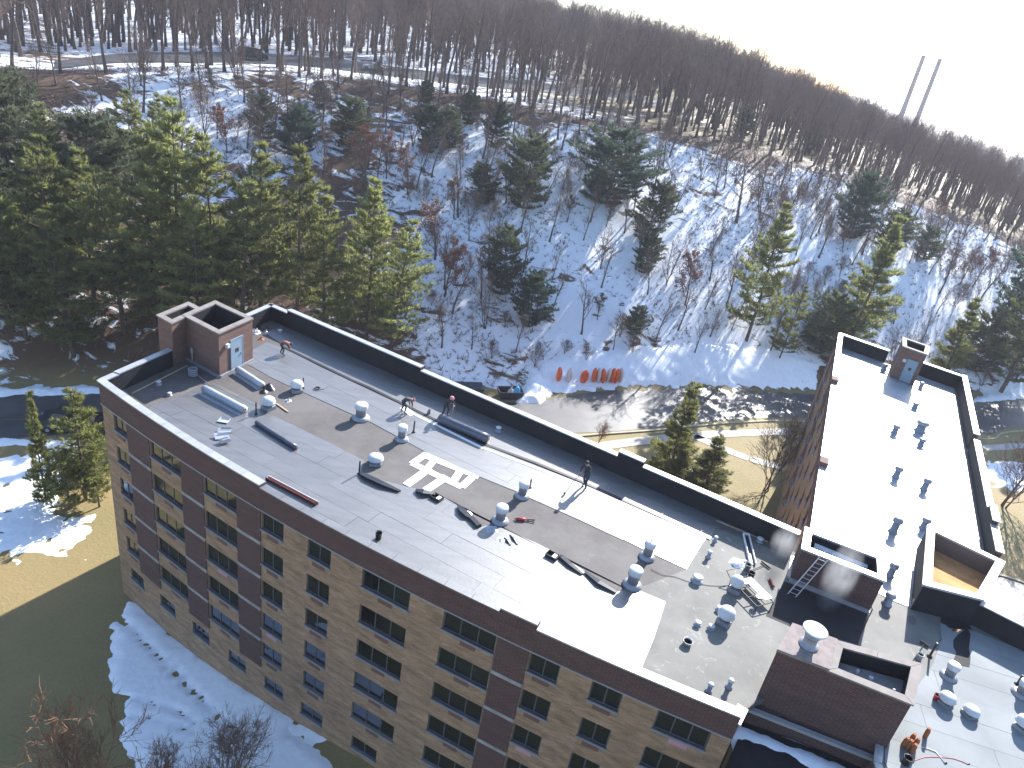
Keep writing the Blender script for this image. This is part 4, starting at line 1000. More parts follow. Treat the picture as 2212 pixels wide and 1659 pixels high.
# bare trees
FOREST = [bare_tree(200 + i, 17, clear=.36, spread=.38, limbs=12, sub=6, twigs=6, fine=2, steep=.72) for i in range(6)]
SLIM = [bare_tree(220 + i, 9, clear=.28, spread=.34, limbs=11, sub=5, twigs=5, fine=2, steep=.6, tr=.015) for i in range(4)] + [bare_tree(226, 9, clear=.12, spread=.36, limbs=8, sub=5, twigs=5, fine=2, steep=.55, stems=3, tr=.013)]
OAK = [bare_tree(230 + i, 7, clear=.2, spread=.38, limbs=12, sub=6, twigs=5, fine=1, steep=.8, leaf='rust_leaf', leafn=5) for i in range(2)]
RED = [bare_tree(240, 7, clear=.12, spread=.42, limbs=12, sub=6, twigs=6, fine=3, steep=.5, stems=2, twig_m='twig_red', tr=.012), bare_tree(241, 7, clear=.1, spread=.45, limbs=12, sub=6, twigs=6, fine=2, steep=.7, stems=3, tr=.012)]
road_c = [hit(u, v) for u, v in ((120, 142), (250, 128), (400, 126), (545, 126), (700, 136), (800, 149), (950, 168), (1100, 184), (1250, 199), (1420, 223))]
def near_road(x, y):
    p = Vector((x, y)); return min(pt_seg(p, a.xy, b.xy) for a, b in zip(road_c, road_c[1:])) < 8.5
cars_px = [(547, 131), (805, 155), (975, 172)]
taken = []
car_gap = [(*polar(*hit(547, 131).xy), 1.0), (*polar(*hit(808, 154).xy), .9)]
def free(x, y, r):
    for a, b in taken:
        if (a - x) ** 2 + (b - y) ** 2 < r * r: return False
    taken.append((x, y)); return True
fr_ = random.Random(21); n = 0; tries = 0
while n < 290 and tries < 12000:
    tries += 1; az = fr_.uniform(-39, 36); dr = interp(T_DR, az); d = dr + 1.0 + 36 * fr_.random() ** 1.25
    x, y = d * math.sin(R_(az)), d * math.cos(R_(az))
    if near_road(x, y) or any(abs(az - ca) < wz and d < cd + 2 for ca, cd, wz in car_gap) or not free(x, y, 3.2): continue
    h = fr_.uniform(11, 19) * lerp(1.05, .84, smooth01((az - 8) / 20)); n += 1
    plant('bare_tree', FOREST[fr_.randrange(6)], (x, y, terrain(x, y)), h / 17, fr_.uniform(0, 6.28), 'tall bare tree of the wood along the hilltop road', group='bare trees along the hilltop road', sxy=fr_.uniform(.85, 1.15), tilt=fr_.gauss(0, .03))
n = 0; tries = 0
while n < 210 and tries < 14000:
    tries += 1; az = fr_.uniform(-38, 36); db, dr = base_d(az), interp(T_DR, az); t = fr_.random()
    if az < -8 and t < .5: continue
    d = lerp(db + 6, dr - 1, t); x, y = d * math.sin(R_(az)), d * math.cos(R_(az))
    if not free(x, y, 3.2): continue
    n += 1; h = fr_.uniform(6, 11) * lerp(.8, 1.25, t)
    plant('slender_tree', SLIM[fr_.randrange(5)], (x, y, terrain(x, y)), h / 9, fr_.uniform(0, 6.28), 'slender bare tree growing on the snowy slope', group='slender bare trees on the slope', tilt=fr_.gauss(0, .06))
n = 0; tries = 0
while n < 150 and tries < 12000:
    tries += 1; az = fr_.uniform(-34, 36); db, dr = base_d(az), interp(T_DR, az); t = fr_.random()
    if az < -8 and t < .45: continue
    d = lerp(db + 4, dr, t); x, y = d * math.sin(R_(az)), d * math.cos(R_(az))
    if mnoise.noise((x * .05, y * .05, 5.5)) < -.1 or not free(x, y, 2.2): continue
    n += 1; plant('bare_shrub', RED[n % 2], (x, y, terrain(x, y)), fr_.uniform(2.0, 4.4) / 7, fr_.uniform(0, 6.28), 'low twiggy brown shrub on the snowy slope', cat='shrub', group='twiggy shrubs on the slope', sxy=1.2)
OK_ = [(790, 400, 125), (835, 385, 100), (490, 330, 90), (470, 300, 70), (880, 420, 110), (1480, 660, 120), (1290, 690, 60), (1000, 360, 70), (940, 560, 130), (960, 640, 130), (980, 470, 90), (1225, 480, 60), (1310, 490, 70), (1160, 350, 60), (1440, 470, 70), (2100, 620, 80), (720, 420, 80)]
for i, (u, v, px) in enumerate(OK_):
    p = hit(u, v, 50); plant('small_oak', OAK[i % 2], p, px_h(p, px) / 7, vr.uniform(0, 6), nth(OK_, i, 'rusty leaved small oaks on the slope'), group='rusty leaved oaks on the slope')
for (u, v, px, ms, hh, sx, lab) in [
    (1590, 480, 150, FOREST[1], 17, 1.3, 'wide dark bare tree standing alone on the upper right slope'), (1290, 962, 55, RED[0], 7, 1.1, 'small reddish bare shrub tree by the kerb behind the black parapet'), (1655, 1060, 150, RED[1], 7, 1.0, 'spreading bare tree on the courtyard lawn beside the white roofed wing'),
    (2168, 1095, 150, RED[1], 7, 1.05, 'dark bare tree on the lawn right of the white roof'), (2215, 1330, 70, RED[1], 7, 1.0, 'low bare tree by the round drive at the far right')]:
    p = hit(u, v, 30); plant('bare_tree', ms, p, px_h(p, px) / hh, vr.uniform(0, 6), lab, sxy=sx)
for (u, v, zt, h, ms, lab) in [(205, 1515, 10.0, 11.0, RED[0], 'reddish twigged bare tree rising at the bottom left edge'), (480, 1590, 5.0, 6.4, RED[1], 'dark bare tree reaching over the shaded snow at the bottom'), (330, 1640, 4.0, 5.2, RED[0], 'low reddish bare tree between the two trees at the bottom left')]:
    p = at(u, v, zt); p.z = terrain(p.x, p.y); plant('bare_tree', ms, p, h / 7, vr.uniform(0, 6), lab)

# the wood beyond: one mass of instanced trees
def far_wood():
    pts = []; g = random.Random(5); seen = set()
    while len(pts) < 3000:
        az = g.uniform(-46, 44); dr = interp(T_DR, az); d = dr + 38 + 330 * g.random() ** 1.5
        x, y = d * math.sin(R_(az)), d * math.cos(R_(az)); k = (int(x / 3), int(y / 3))
        if k in seen or near_road(x, y) or (az < -2 and d < 240 and g.random() < .25): continue
        seen.add(k); pts.append((x, y, terrain(x, y)))
    me = bpy.data.meshes.new('distant_wood'); me.from_pydata(pts, [], [])
    sc_ = me.attributes.new('size', 'FLOAT', 'POINT'); sc_.data.foreach_set('value', [g.uniform(.8, 1.12) * lerp(1.14, .84, smooth01((polar(*p[:2])[0] - 8) / 20)) for p in pts])
    o = link('distant_wood', me); tag(o, 'brown grey mass of bare woodland filling the skyline', 'wood', kind='stuff')
    src = bpy.data.collections.new('wood_source')
    for i, (t, k) in enumerate(FOREST[:5]):
        mb = MB(); 
        for q, m_ in ((t, 0), (k, 1)):
            mb.m = m_; mb.add([v.co[:] for v in q.vertices], [tuple(p.vertices) for p in q.polygons])
        src.objects.link(bpy.data.objects.new('wood_tree', mb.mesh('wood_tree', ['bark', 'twig'])))
    ng = bpy.data.node_groups.new('wood', 'GeometryNodeTree'); ng.interface.new_socket('Geometry', in_out='INPUT', socket_type='NodeSocketGeometry'); ng.interface.new_socket('Geometry', in_out='OUTPUT', socket_type='NodeSocketGeometry')
    N, Lk = ng.nodes, ng.links; gi, go = N.new('NodeGroupInput'), N.new('NodeGroupOutput')
    mp = N.new('GeometryNodeMeshToPoints'); ip = N.new('GeometryNodeInstanceOnPoints'); ci = N.new('GeometryNodeCollectionInfo')
    ci.inputs['Collection'].default_value = src; ci.inputs['Separate Children'].default_value = True; ci.inputs['Reset Children'].default_value = True
    rv = N.new('FunctionNodeRandomValue'); rv.data_type = 'FLOAT_VECTOR'; rv.inputs[1].default_value = (.05, .05, 6.28); rv.inputs[0].default_value = (-.05, -.05, 0)
    na = N.new('GeometryNodeInputNamedAttribute'); na.data_type = 'FLOAT'; na.inputs[0].default_value = 'size'
    Lk.new(gi.outputs[0], mp.inputs[0]); Lk.new(mp.outputs[0], ip.inputs['Points']); Lk.new(ci.outputs[0], ip.inputs['Instance']); ip.inputs['Pick Instance'].default_value = True
    Lk.new(rv.outputs[0], ip.inputs['Rotation']); Lk.new(na.outputs[0], ip.inputs['Scale']); Lk.new(ip.outputs[0], go.inputs[0])
    md = o.modifiers.new('scatter', 'NODES'); md.node_group = ng
far_wood()
# dead brush and leaf clumps poking through the snow
def brush():
    g = random.Random(9); mb = MB(); vs, fs = [], []
    n = 0
    while n < 12000:
        az = g.uniform(-40, 37); db, dr = base_d(az), interp(T_DR, az); d = lerp(db + .5, dr + 8, g.random() ** .8)
        x, y = d * math.sin(R_(az)), d * math.cos(R_(az))
        if mnoise.noise((x * .06, y * .06, 7.7)) + g.uniform(-.35, .35) < -.05: continue
        n += 1; z = terrain(x, y); s = g.uniform(.3, 1.15)
        for b in range(6):
            a = g.uniform(0, 6.28); l_ = s * g.uniform(.5, 1.2); ex, ey, ez = x + math.cos(a) * l_ * .8, y + math.sin(a) * l_ * .8, z + l_ * g.uniform(.2, .9)
            wx, wy = -math.sin(a) * .045, math.cos(a) * .045; o = len(vs)
            vs.extend(((x - wx, y - wy, z), (x + wx, y + wy, z), (ex, ey, ez))); fs.append((o, o + 1, o + 2))
    mb.add(vs, fs); tag(mb.build('undergrowth', 'twig'), 'dead brown brush poking through the snow on the slope', 'undergrowth', kind='stuff')
brush()
# ------------------------------------------------------------------ end of vegetation

# ================================================================== ROOFTOP THINGS
def vent(p, kind, r, h, label, group=None, spike=False):
    o = thing('roof_ventilator', label, 'ventilator', p, vr.uniform(0, 6), group)
    if kind == 'dome':
        MB().box((0, 0, h * .14), (r * 1.5, r * 1.5, h * .28)).build('curb', 'galvanised', o)
        MB().lathe([(r * .62, h * .28), (r * .62, h * .5), (r * .8, h * .52)], 20).build('throat', 'galvanised', o, True)
        MB().lathe([(r * .80, h * .46), (r, h * .50), (r, h * .60), (r * .93, h * .64), (r * .93, h * .72), (r * .85, h * .84), (r * .60, h * .95), (r * .25, h), (.01, h)], 24).build('dome_cap', 'vent_white', o, True)
    elif kind == 'stack':
        MB().lathe([(r * 1.45, 0), (r * 1.45, h * .08), (r * 1.1, h * .20), (r * 1.0, h * .22)], 20).build('flashing', 'galvanised', o, True)
        MB().lathe([(r * .82, h * .18), (r * .82, h * .72), (r * .86, h * .74)], 20).build('pipe', 'galvanised', o, True)
        MB().lathe([(r * .98, h * .70), (r * 1.02, h * .74), (r * 1.02, h * .96), (r * .96, h), (.01, h * 1.01)], 22).build('cap', 'vent_white', o, True)
    elif kind == 'cowl':
        MB().lathe([(r * 1.3, 0), (r * 1.3, h * .06), (r, h * .12), (r * .9, h * .7)], 16).build('pipe', 'galvanised', o, True)
        MB().lathe([(r * 1.25, h * .70), (r * 1.35, h * .74), (r * 1.2, h * .92), (r * .5, h), (.01, h)], 16).build('cap', 'galvanised', o, True)
    else:
        MB().lathe([(r * 1.6, 0), (r * 1.6, h * .1), (r, h * .2), (r, h * .82)], 12).build('pipe', 'galvanised', o, True)
        MB().lathe([(r * 1.3, h * .78), (r * 1.4, h * .85), (r * .9, h), (.01, h)], 12).build('cap', 'vent_white', o, True)
    if spike: MB().tube([(0, 0, h), (0, 0, h + .55)], [.03, .008], 6).build('spike', 'dark_metal', o)
    return o
V = [(z1(1735, 822, ZR), 'dome', .44, .80, 'white domed ventilator on the old felt nearest the blue door', 0), (z1(1490, 975, ZR), 'dome', .44, .85, 'white domed ventilator beside the long pale roll at the left', 0),
     (z2(352, 505, ZR), 'stack', .40, 1.05, 'largest white flat-capped ventilator, between the two left roof sheets', 0), (z2(705, 690, ZR), 'stack', .30, 1.0, 'white flat-capped ventilator up-right of the low domed one', 0),
     (z2(478, 895, ZR), 'dome', .46, .62, 'low white domed ventilator left of the white sealing strips', 0), (z2(1745, 1180, ZR), 'stack', .30, 1.0, 'white flat-capped ventilator at the edge of the rear sheet behind the red torch', 0),
     (z2(1555, 1395, ZR), 'stack', .33, 1.0, 'white flat-capped ventilator beside the red torch', 0), (z3(955, 1085, ZR), 'stack', .30, 1.05, 'white ventilator with a thin spike on the bright rear sheet', 1),
     (z3(828, 1325, ZR), 'stack', .34, 1.05, 'white flat-capped ventilator at the corner of the bright front sheet', 0), (z3(1710, 1375, ZR), 'dome', .36, .95, 'white domed ventilator beside the black wheeled frame', 0),
     (zb(1965, 405, ZR), 'dome', .42, .95, 'white domed ventilator below the black wheeled frame', 0)]
for p, k, r, h, lab, sp in V: vent(p, k, r, h, lab, spike=bool(sp))
for p, r, h, lab in [(z3(1388, 1290, ZR), .20, .34, 'short round white pipe cap alone on the grey felt'), (zb(1835, 1000, ZR), .10, .5, 'left of two small pipe vents by the front right edge'), (zb(2010, 965, ZR), .10, .5, 'right of two small pipe vents by the front right edge'),
                     (z3(1488, 1085, ZR), .10, .45, 'small pipe vent at the end of the bright rear sheet'), (z3(1545, 945, ZR), .09, .35, 'small pipe vent at the tip of the open black seam'), (z3(1932, 945, ZR), .14, .25, 'small round drain cap in the shade of the rear parapet by the trough'),
                     (z2(1540, 615, ZR), .15, .34, 'small round white cap in the shade at the end of the dark roll'), (z1(540, 765, ZR), .13, .26, 'small white cap in the dark corner beside the left parapet'), (z1(635, 860, ZR), .11, .22, 'small white cap nearest the front edge in the dark left corner'),
                     (z1(1590, 315, ZR), .14, .25, 'small round cap in the shade at the far left corner of the roof'), (zb(1740, 425, ZR), .12, .22, 'tiny white cap left of the lowest domed ventilator'), (zb(1855, 455, ZR), .12, .22, 'tiny white cap touching the shadow of the lowest domed ventilator'), (z3(1580, 1540, ZR), .12, .22, 'tiny brown white cap between two domed ventilators')]:
    vent(p, 'pipe', r, h, lab)
for u, v, r, h, lab in [(1931, 936, .26, .75, 'grey cowl vent on the white roof, left of the big double one'), (1986, 932, .42, .95, 'biggest grey cowl vent on the white roof'), (1988, 962, .25, .6, 'grey cowl vent just below the biggest one on the white roof'), (1934, 1032, .25, .9, 'grey cowl vent in the middle left of the white roof'), (1995, 1058, .24, .9, 'grey cowl vent in the middle right of the white roof'),
                        (1928, 1150, .26, 1.1, 'tall grey cowl vent on the white roof above the roof box'), (1993, 1142, .24, .8, 'grey cowl vent beside the corner of the open brick shaft'), (1921, 1245, .22, .9, 'grey cowl vent just right of the roof box with the ladder'), (1915, 1305, .24, .75, 'grey cowl vent where the white roof meets the grey roof'), (1973, 1312, .16, .5, 'small dark cowl vent at the foot of the open brick shaft'),
                        (1908, 800, .28, .7, 'white vent left of the stair tower on the white roof'), (1988, 838, .22, .6, 'white vent right of the stair tower on the white roof'), (1975, 882, .26, .55, 'grey vent in the shadow corner before the stair tower')]:
    vent(at(u, v, ZR), 'cowl', r * .85, h, lab)
for u, v, r, h, k, lab in [(2048, 1462, .27, .8, 'stack', 'grey capped ventilator on the grey lower right roof near the wet patch'), (2040, 1520, .36, .6, 'dome', 'white domed ventilator with a red jug on the lower right roof'), (2093, 1545, .34, .5, 'dome', 'low white domed ventilator in the middle of the lower right roof'), (2204, 1500, .28, .8, 'stack', 'upper of two ventilators cut by the right edge of the picture'), (2204, 1575, .36, .75, 'dome', 'lower of two ventilators cut by the right edge of the picture')]:
    vent(at(u, v, ZR), k, r, h, lab)
def post(p, h, r, label, lean=(0, 0)):
    o = thing('vent_pipe', label, 'pipe', p)
    MB().tube([(0, 0, 0), (lean[0], lean[1], h)], r, 8).build('pipe', 'black', o); MB().lathe([(r * 2.6, 0), (r * 2.6, .03), (r * 1.2, .08)], 10).build('flashing', 'bitumen', o)
post(z2(338, 985, ZR), .85, .045, 'thin black vent pipe at the curled edge of the front sheet'); post(z2(808, 628, ZR), .85, .05, 'thin black vent pipe leaning by the white sealing blob'); post(z1(1383, 1025, ZR), .85, .045, 'thin black vent pipe beside the left front domed ventilator')
post(z2(1812, 1105, ZR), .6, .045, 'short black vent pipe behind a flat-capped ventilator'); post(z1(1790, 800, ZR), .8, .045, 'thin black vent pipe behind the domed ventilator near the door')
post(z4(1395, 1250, ZR), .9, .05, 'thin black vent pipe on the pale lower right roof'); post(z4(2150, 1490, ZR), .6, .05, 'short black vent pipe near the right edge of the lower right roof')

def roll(p, q, r, label, m='roll', core='card'):
    p, q = Vector(p), Vector(q); d = q - p; L = d.length; ang = math.atan2(d.y, d.x)
    o = thing('membrane_roll', label, 'roofing roll', (p.x, p.y, ZR + .02), ang)
    pts = [(L * i / 6, .012 * math.sin(i * 2.1), r + .006 * math.sin(i)) for i in range(7)]
    MB().tube(pts, r, 18).build('sheet', m, o, True)
    for s in (0, 1): MB().tube([(L * s - .03, 0, r), (L * s + .03, 0, r)], r * .45, 12).build('core', core, o)
    MB().add([(0, -r * .3, .004), (L, -r * .3, .004), (L, -r * 1.9, .006), (0, -r * 1.9, .006), (0, -r * .3, .016), (L, -r * .3, .016), (L, -r * 1.9, .018), (0, -r * 1.9, .018)], [(3, 2, 1, 0), (4, 5, 6, 7), (0, 1, 5, 4), (2, 3, 7, 6), (1, 2, 6, 5), (3, 0, 4, 7)]).build('loose_end', m, o)
roll(z1(935, 830, ZR), z1(1285, 1015, ZR), .24, 'long pale roll of roofing membrane near the left front corner', 'roll_light')
roll(z1(1225, 660, ZR), z1(1440, 800, ZR), .22, 'pale roll of roofing membrane just outside the blue door', 'roll_light')
roll(z1(1385, 1110, ZR), z1(1735, 1330, ZR), .13, 'thin dark blue tube lying on the front sheet')
roll(z2(1030, 540, ZR), z2(1450, 720, ZR), .30, 'fat dark roll of roofing membrane beside the open black seam')
def prism_thing(name, label, cat, p, parts, rz=0.0):
    o = thing(name, label, cat, p, rz)
    for nm, mb, m in parts: mb.build(nm, m, o)
    return o
def rag(rng, n=7, r=.4, h=.2):
    """crumpled sheet: a closed lumpy low mound"""
    mb = MB(); vs = [(0, 0, h)]; k = 12
    for j in range(1, 4):
        for i in range(k):
            a = 2 * math.pi * i / k; q = r * j / 3 * rng.uniform(.75, 1.2); vs.append((q * math.cos(a), q * math.sin(a), max(.005, h * (1 - j / 3) + rng.uniform(-.25, .35) * h) if j < 3 else .0))
    fs = [(0, 1 + i, 1 + (i + 1) % k) for i in range(k)]
    for j in range(2): fs += [(1 + j * k + i, 1 + (j + 1) * k + i, 1 + (j + 1) * k + (i + 1) % k, 1 + j * k + (i + 1) % k) for i in range(k)]
    mb.add(vs, fs); return mb
rr = random.Random(4)
# scraps of membrane by the front edge
for i, (x, y, sx, sy, tl, lab) in enumerate([(1105, 1085, .62, .5, .03, 'flat grey membrane offcut at the top of the scrap pile'), (1110, 1175, .7, .35, .25, 'tilted grey membrane offcut in the middle of the scrap pile'), (1085, 1225, .75, .5, .3, 'folded silvery membrane offcut low in the scrap pile'), (1110, 1270, .6, .4, .2, 'dark membrane offcut at the bottom of the scrap pile')]):
    p = z1(x, y, ZR); Mx = Matrix.Rotation(.3 * i, 3, 'Z') @ Matrix.Rotation(tl, 3, 'X')
    mb = MB(); mb.box((0, 0, .08 + .03 * i), (sx, sy, .02), M=Mx); mb2 = MB().box((.05, .1, .10 + .09 * tl * 4), (sx * .8, sy * .3, .02), M=Mx @ Matrix.Rotation(.5, 3, 'X'))
    prism_thing('membrane_offcut', lab, 'offcut', (p.x, p.y, ZR + .015), [('sheet', mb, 'roll_light' if i != 3 else 'roll'), ('folded_flap', mb2, 'roll_light')])
# beam lying along the front edge
p, q = at(577, 1033, ZR + .06), at(685, 1090, ZR + .06); d = q - p; ang = math.atan2(d.y, d.x)
o = thing('steel_channel', 'long rust brown channel lying along the front edge of the roof', 'channel', (p.x, p.y, ZR + .02), ang); L = d.length
MB().box((L / 2, 0, .02), (L, .24, .03)).build('web', 'rust', o)
for s in (-1, 1): MB().box((L / 2, s * .105, .10), (L, .03, .13)).build('flange', 'white_plastic' if s > 0 else 'rust', o)

# ladder against the roof box
la, lb = z4(205, 722, ZR + .02), Vector((17.05, 29.45, 16.75)); 
o = thing('ladder', 'aluminium ladder leaning on the dark brick roof box', 'ladder', la); d = lb - la; sdv = Vector((.93, -.37, 0)) * .2
for s in (-1, 1): MB().tube([sdv * s, d + sdv * s + d.normalized() * .25], .028, 6).build('rail', 'aluminium', o)
for i in range(11): q = d * ((i + .6) / 11); MB().tube([q - sdv, q + sdv], .018, 6).build('rung', 'aluminium', o)
# black wheeled frame with a white cover
pc = z3(1850, 1415, ZR); e1 = (z3(1960, 1400, ZR) - z3(1850, 1290, ZR)).xy.normalized(); ang = math.atan2(e1.y, e1.x)
o = thing('wheeled_frame', 'black wheeled metal frame half covered by a white board', 'cart', pc, ang)
fr = MB(); X, Y = .95, .55
for y in (-Y, 0, Y): fr.tube([(-X, y, .32), (X, y, .32)], .03, 6)
for x in (-X, -.3, .3, X): fr.tube([(x, -Y, .325), (x, Y, .325)], .026, 6)
for x in (-X, X):
    for y in (-Y, Y): fr.tube([(x, y, .32), (x, y, .02)], .026, 6)
fr.build('frame', 'black', o)
MB().box((.0, .36, .38), (1.55, .5, .05)).build('white_board', 'white_coat', o)
MB().tube([(-X, -Y, .32), (-X - .45, -Y, .55), (-X - .45, Y, .55), (-X, Y, .32)], .022, 6).build('handle', 'black', o)
for x in (-.5, .55): MB().lathe([(.03, -.05), (.16, -.05), (.18, 0), (.16, .05), (.03, .05)], 16, (x, -.1, .44)).build('wheel', 'dark_metal', o)
# trough, bag, bucket, broom, short roll near the rear right
p, q = z3(1810, 895, ZR), z3(1868, 1150, ZR); d = q - p; ang = math.atan2(d.y, d.x); L = d.length
o = thing('trough', 'long white sheet metal trough lying on the grey felt', 'trough', (p.x, p.y, ZR + .02), ang)
MB().box((L / 2, 0, .015), (L, .30, .02)).build('bottom', 'black', o)
for s in (-1, 1): MB().box((L / 2, s * .16, .09), (L, .03, .17)).build('side', 'white_coat', o)
MB().box((-.01, 0, .08), (.03, .3, .15)).build('end_plate', 'white_coat', o)
p = z3(1750, 1140, ZR); o = thing('white_sack', 'crumpled white sack beside the trough', 'sack', p); rag(rr, r=.5, h=.22).build('cloth', 'white_coat', o, True); MB().tube([(.2, .1, .14), (.45, .2, .12)], [.10, .05], 8).build('neck', 'white_coat', o)
def bucket(p, label, m='black', r=.17, h=.36, lid=True, lm='white_coat'):
    o = thing('bucket', label, 'bucket', p)
    MB().lathe([(r * .85, 0), (r, h), (r * 1.06, h), (r * 1.06, h + .02), (r * .94, h + .02), (r * .8, .03)], 16).build('pail', m, o, True)
    if lid: MB().lathe([(r * .9, h - .05), (.01, h - .05)], 16).build('contents', lm, o)
    pts = [(r * 1.05 * math.cos(a), .06, h + r * .7 * math.sin(a)) for a in [math.pi * i / 8 for i in range(9)]]
    MB().tube(pts, .008, 5).build('handle', 'dark_metal', o); return o
bucket(z3(1850, 1262, ZR), 'black bucket between the trough and the wheeled frame', lm='dark_metal'); bucket(z2(505, 1545, ZR), 'lone dark bucket on the front sheet near the edge', 'dark_metal'); bucket(z3(1820, 1190, ZR), 'grey bucket at the lower end of the trough', 'galvanised', lm='black')
bucket(z2(940, 465, ZR), 'small pale bucket between two workers at the seam', 'galvanised', .12, .26); bucket(z4(1300, 1270, ZR), 'white bucket by the pole on the pale lower right roof', 'vent_white', .15, .3); bucket(at(1697, 1645, ZR) if False else at(1955, 1650, ZR), 'black bucket at the bottom near the gas cylinders'); bucket(at(2020, 1512, ZR), 'red jug beside a white domed ventilator', 'red', .13, .3, lm='red')
bucket(zb(1650, 590, ZR), 'squat white pail alone on the grey felt', 'vent_white', .22, .2)
def broom(p, q, label, head=.55, hz=.5):
    p, q = Vector(p), Vector(q); o = thing('broom', label, 'broom', (q.x, q.y, ZR + .02)); d = p - q
    MB().tube([(0, 0, .05), (d.x, d.y, .04)], .018, 6).build('handle', 'black', o); n = Vector((-d.y, d.x, 0)).normalized() * head / 2
    MB().tube([(-n.x, -n.y, .06), (n.x, n.y, .06)], .045, 6).build('head', 'black', o)
    b = MB()
    for i in range(7): t = (i / 6 - .5) * 1.9; b.tube([(n.x * t, n.y * t, .05), (n.x * t - d.x * .12, n.y * t - d.y * .12, .01)], .02, 4)
    b.build('bristles', 'card', o)
broom(z3(1830, 1215, ZR), z3(1980, 1155, ZR), 'black broom lying above the wheeled frame'); broom(z4(1215, 1340, ZR), z4(1345, 1150, ZR), 'long dark pole tool on the pale lower right roof', .4)
p, q = z3(2020, 1280, ZR), z3(2048, 1350, ZR); roll(p, q, .07, 'short rust red roll by the edge of the shade', 'rust')
# red torch lying on the old felt
p = z2(1700, 1385, ZR); o = thing('gas_torch', 'red gas torch with two black handles lying on the old felt', 'torch', p, math.atan2(*(z2(1840, 1395, ZR) - p).xy.yx))
MB().tube([(0, 0, .09), (.42, 0, .09), (.5, 0, .09)], [.085, .085, .03], 12).build('canister', 'red', o, True); MB().tube([(.5, .02, .08), (1.0, .10, .04)], .03, 6).build('lance', 'black', o); MB().tube([(.5, -.02, .08), (.95, -.14, .04)], .025, 6).build('hose', 'black', o); MB().tube([(0, 0, .09), (-.15, .02, .06)], [.05, .02], 8).build('nozzle', 'black', o)
def crate(p, label, rz, w_=.62, d_=.42, h=.18):
    o = thing('tool_crate', label, 'crate', p, rz)
    MB().box((0, 0, .015), (w_, d_, .03)).build('base', 'black', o)
    for s in (-1, 1): MB().box((0, s * d_ / 2, h / 2), (w_, .025, h)).build('side', 'black', o); MB().box((s * w_ / 2, 0, h / 2), (.025, d_ - .03, h)).build('end', 'black', o)
    MB().box((w_ * .2, 0, h * .5), (.2, d_ * .7, h * .7)).build('tool', 'white_coat', o)
crate(z2(1010, 1200, ZR), 'black open crate at the edge of the front sheet, left of two', -.5); crate(z3(140, 1080, ZR), 'black open crate at the edge of the front sheet, right of two', -.5)
# bags and gear in the far left corner, dark bundle by the roll
for x, y, r, h, m, lab in [(1385, 315, .34, .26, 'white_coat', 'white bag in the gear pile at the far left corner'), (1440, 280, .45, .30, 'black', 'black bag in the gear pile at the far left corner'), (1465, 320, .28, .2, 'galvanised', 'grey bag in the gear pile at the far left corner'), (1425, 375, .25, .12, 'orange_hi', 'orange cloth beside the gear pile at the far left corner'), (1490, 800, .42, .34, 'tarp_black', 'black crumpled tarp at the end of the pale roll by the door'), (1450, 830, .3, .18, 'black', 'small black cloth bundle beside the crumpled tarp'), (1660, 905, .2, .1, 'vent_white', 'small white rag between two domed ventilators')]:
    p = z1(x, y, ZR); o = thing('bundle', lab, 'bundle', p); rag(rr, r=r, h=h).build('cloth', m, o, True); MB().tube([(0, 0, h * .8), (.06, .05, h + .08)], [.07, .03], 7).build('knot', m, o)
for x, y, r, h, m, lab in [(1485, 1465, .38, .14, 'roll_light', 'silvery rags below the ventilator by the red torch'), (1560, 1560, .3, .12, 'white_coat', 'white rag on the bright sheet below the red torch'), (1275, 1330, .3, .12, 'white_coat', 'white rag on the curled black membrane edge')]:
    p = z2(x, y, ZR); o = thing('bundle', lab, 'bundle', p); rag(rr, r=r, h=h).build('cloth', m, o, True); MB().tube([(0, 0, h * .8), (.06, .05, h + .05)], [.05, .02], 7).build('fold', m, o)
for (a, b, lab) in (((1590, 1540), (1640, 1600), 'black offcut strip beside the white rag, left'), ((1640, 1515), (1700, 1595), 'black offcut strip beside the white rag, right')):
    p, q = z2(*a, ZR), z2(*b, ZR); o = thing('felt_strip', lab, 'strip', p); d = q - p; MB().tube([(0, 0, .03), (d.x * .5, d.y * .5, .07), (d.x, d.y, .03)], [.03, .06, .03], 6).build('strip', 'black', o); MB().box((d.x, d.y, .03), (.12, .10, .03)).build('end', 'black', o)
# wooden plank against the rear parapet, stray boards
for a, b, lab in ((z3(1560, 770, ZR), z3(2000, 955, ZR), 'long pale plank at the foot of the shaded rear parapet'), (z1(1560, 935, ZR), z1(1660, 1005, ZR), 'short wooden plank on the old felt beside a domed ventilator'), (z1(310, 848, ZR), z1(790, 606, ZR), 'long pale batten at the foot of the shaded left parapet')):
    d = b - a; o = thing('plank', lab, 'plank', (a.x, a.y, ZR + .02), math.atan2(d.y, d.x)); L = d.length
    MB().box((L / 2, 0, .025), (L, .1, .04)).build('board', 'card', o); MB().box((.3, 0, .055), (.06, .14, .02)).build('cleat', 'card', o)
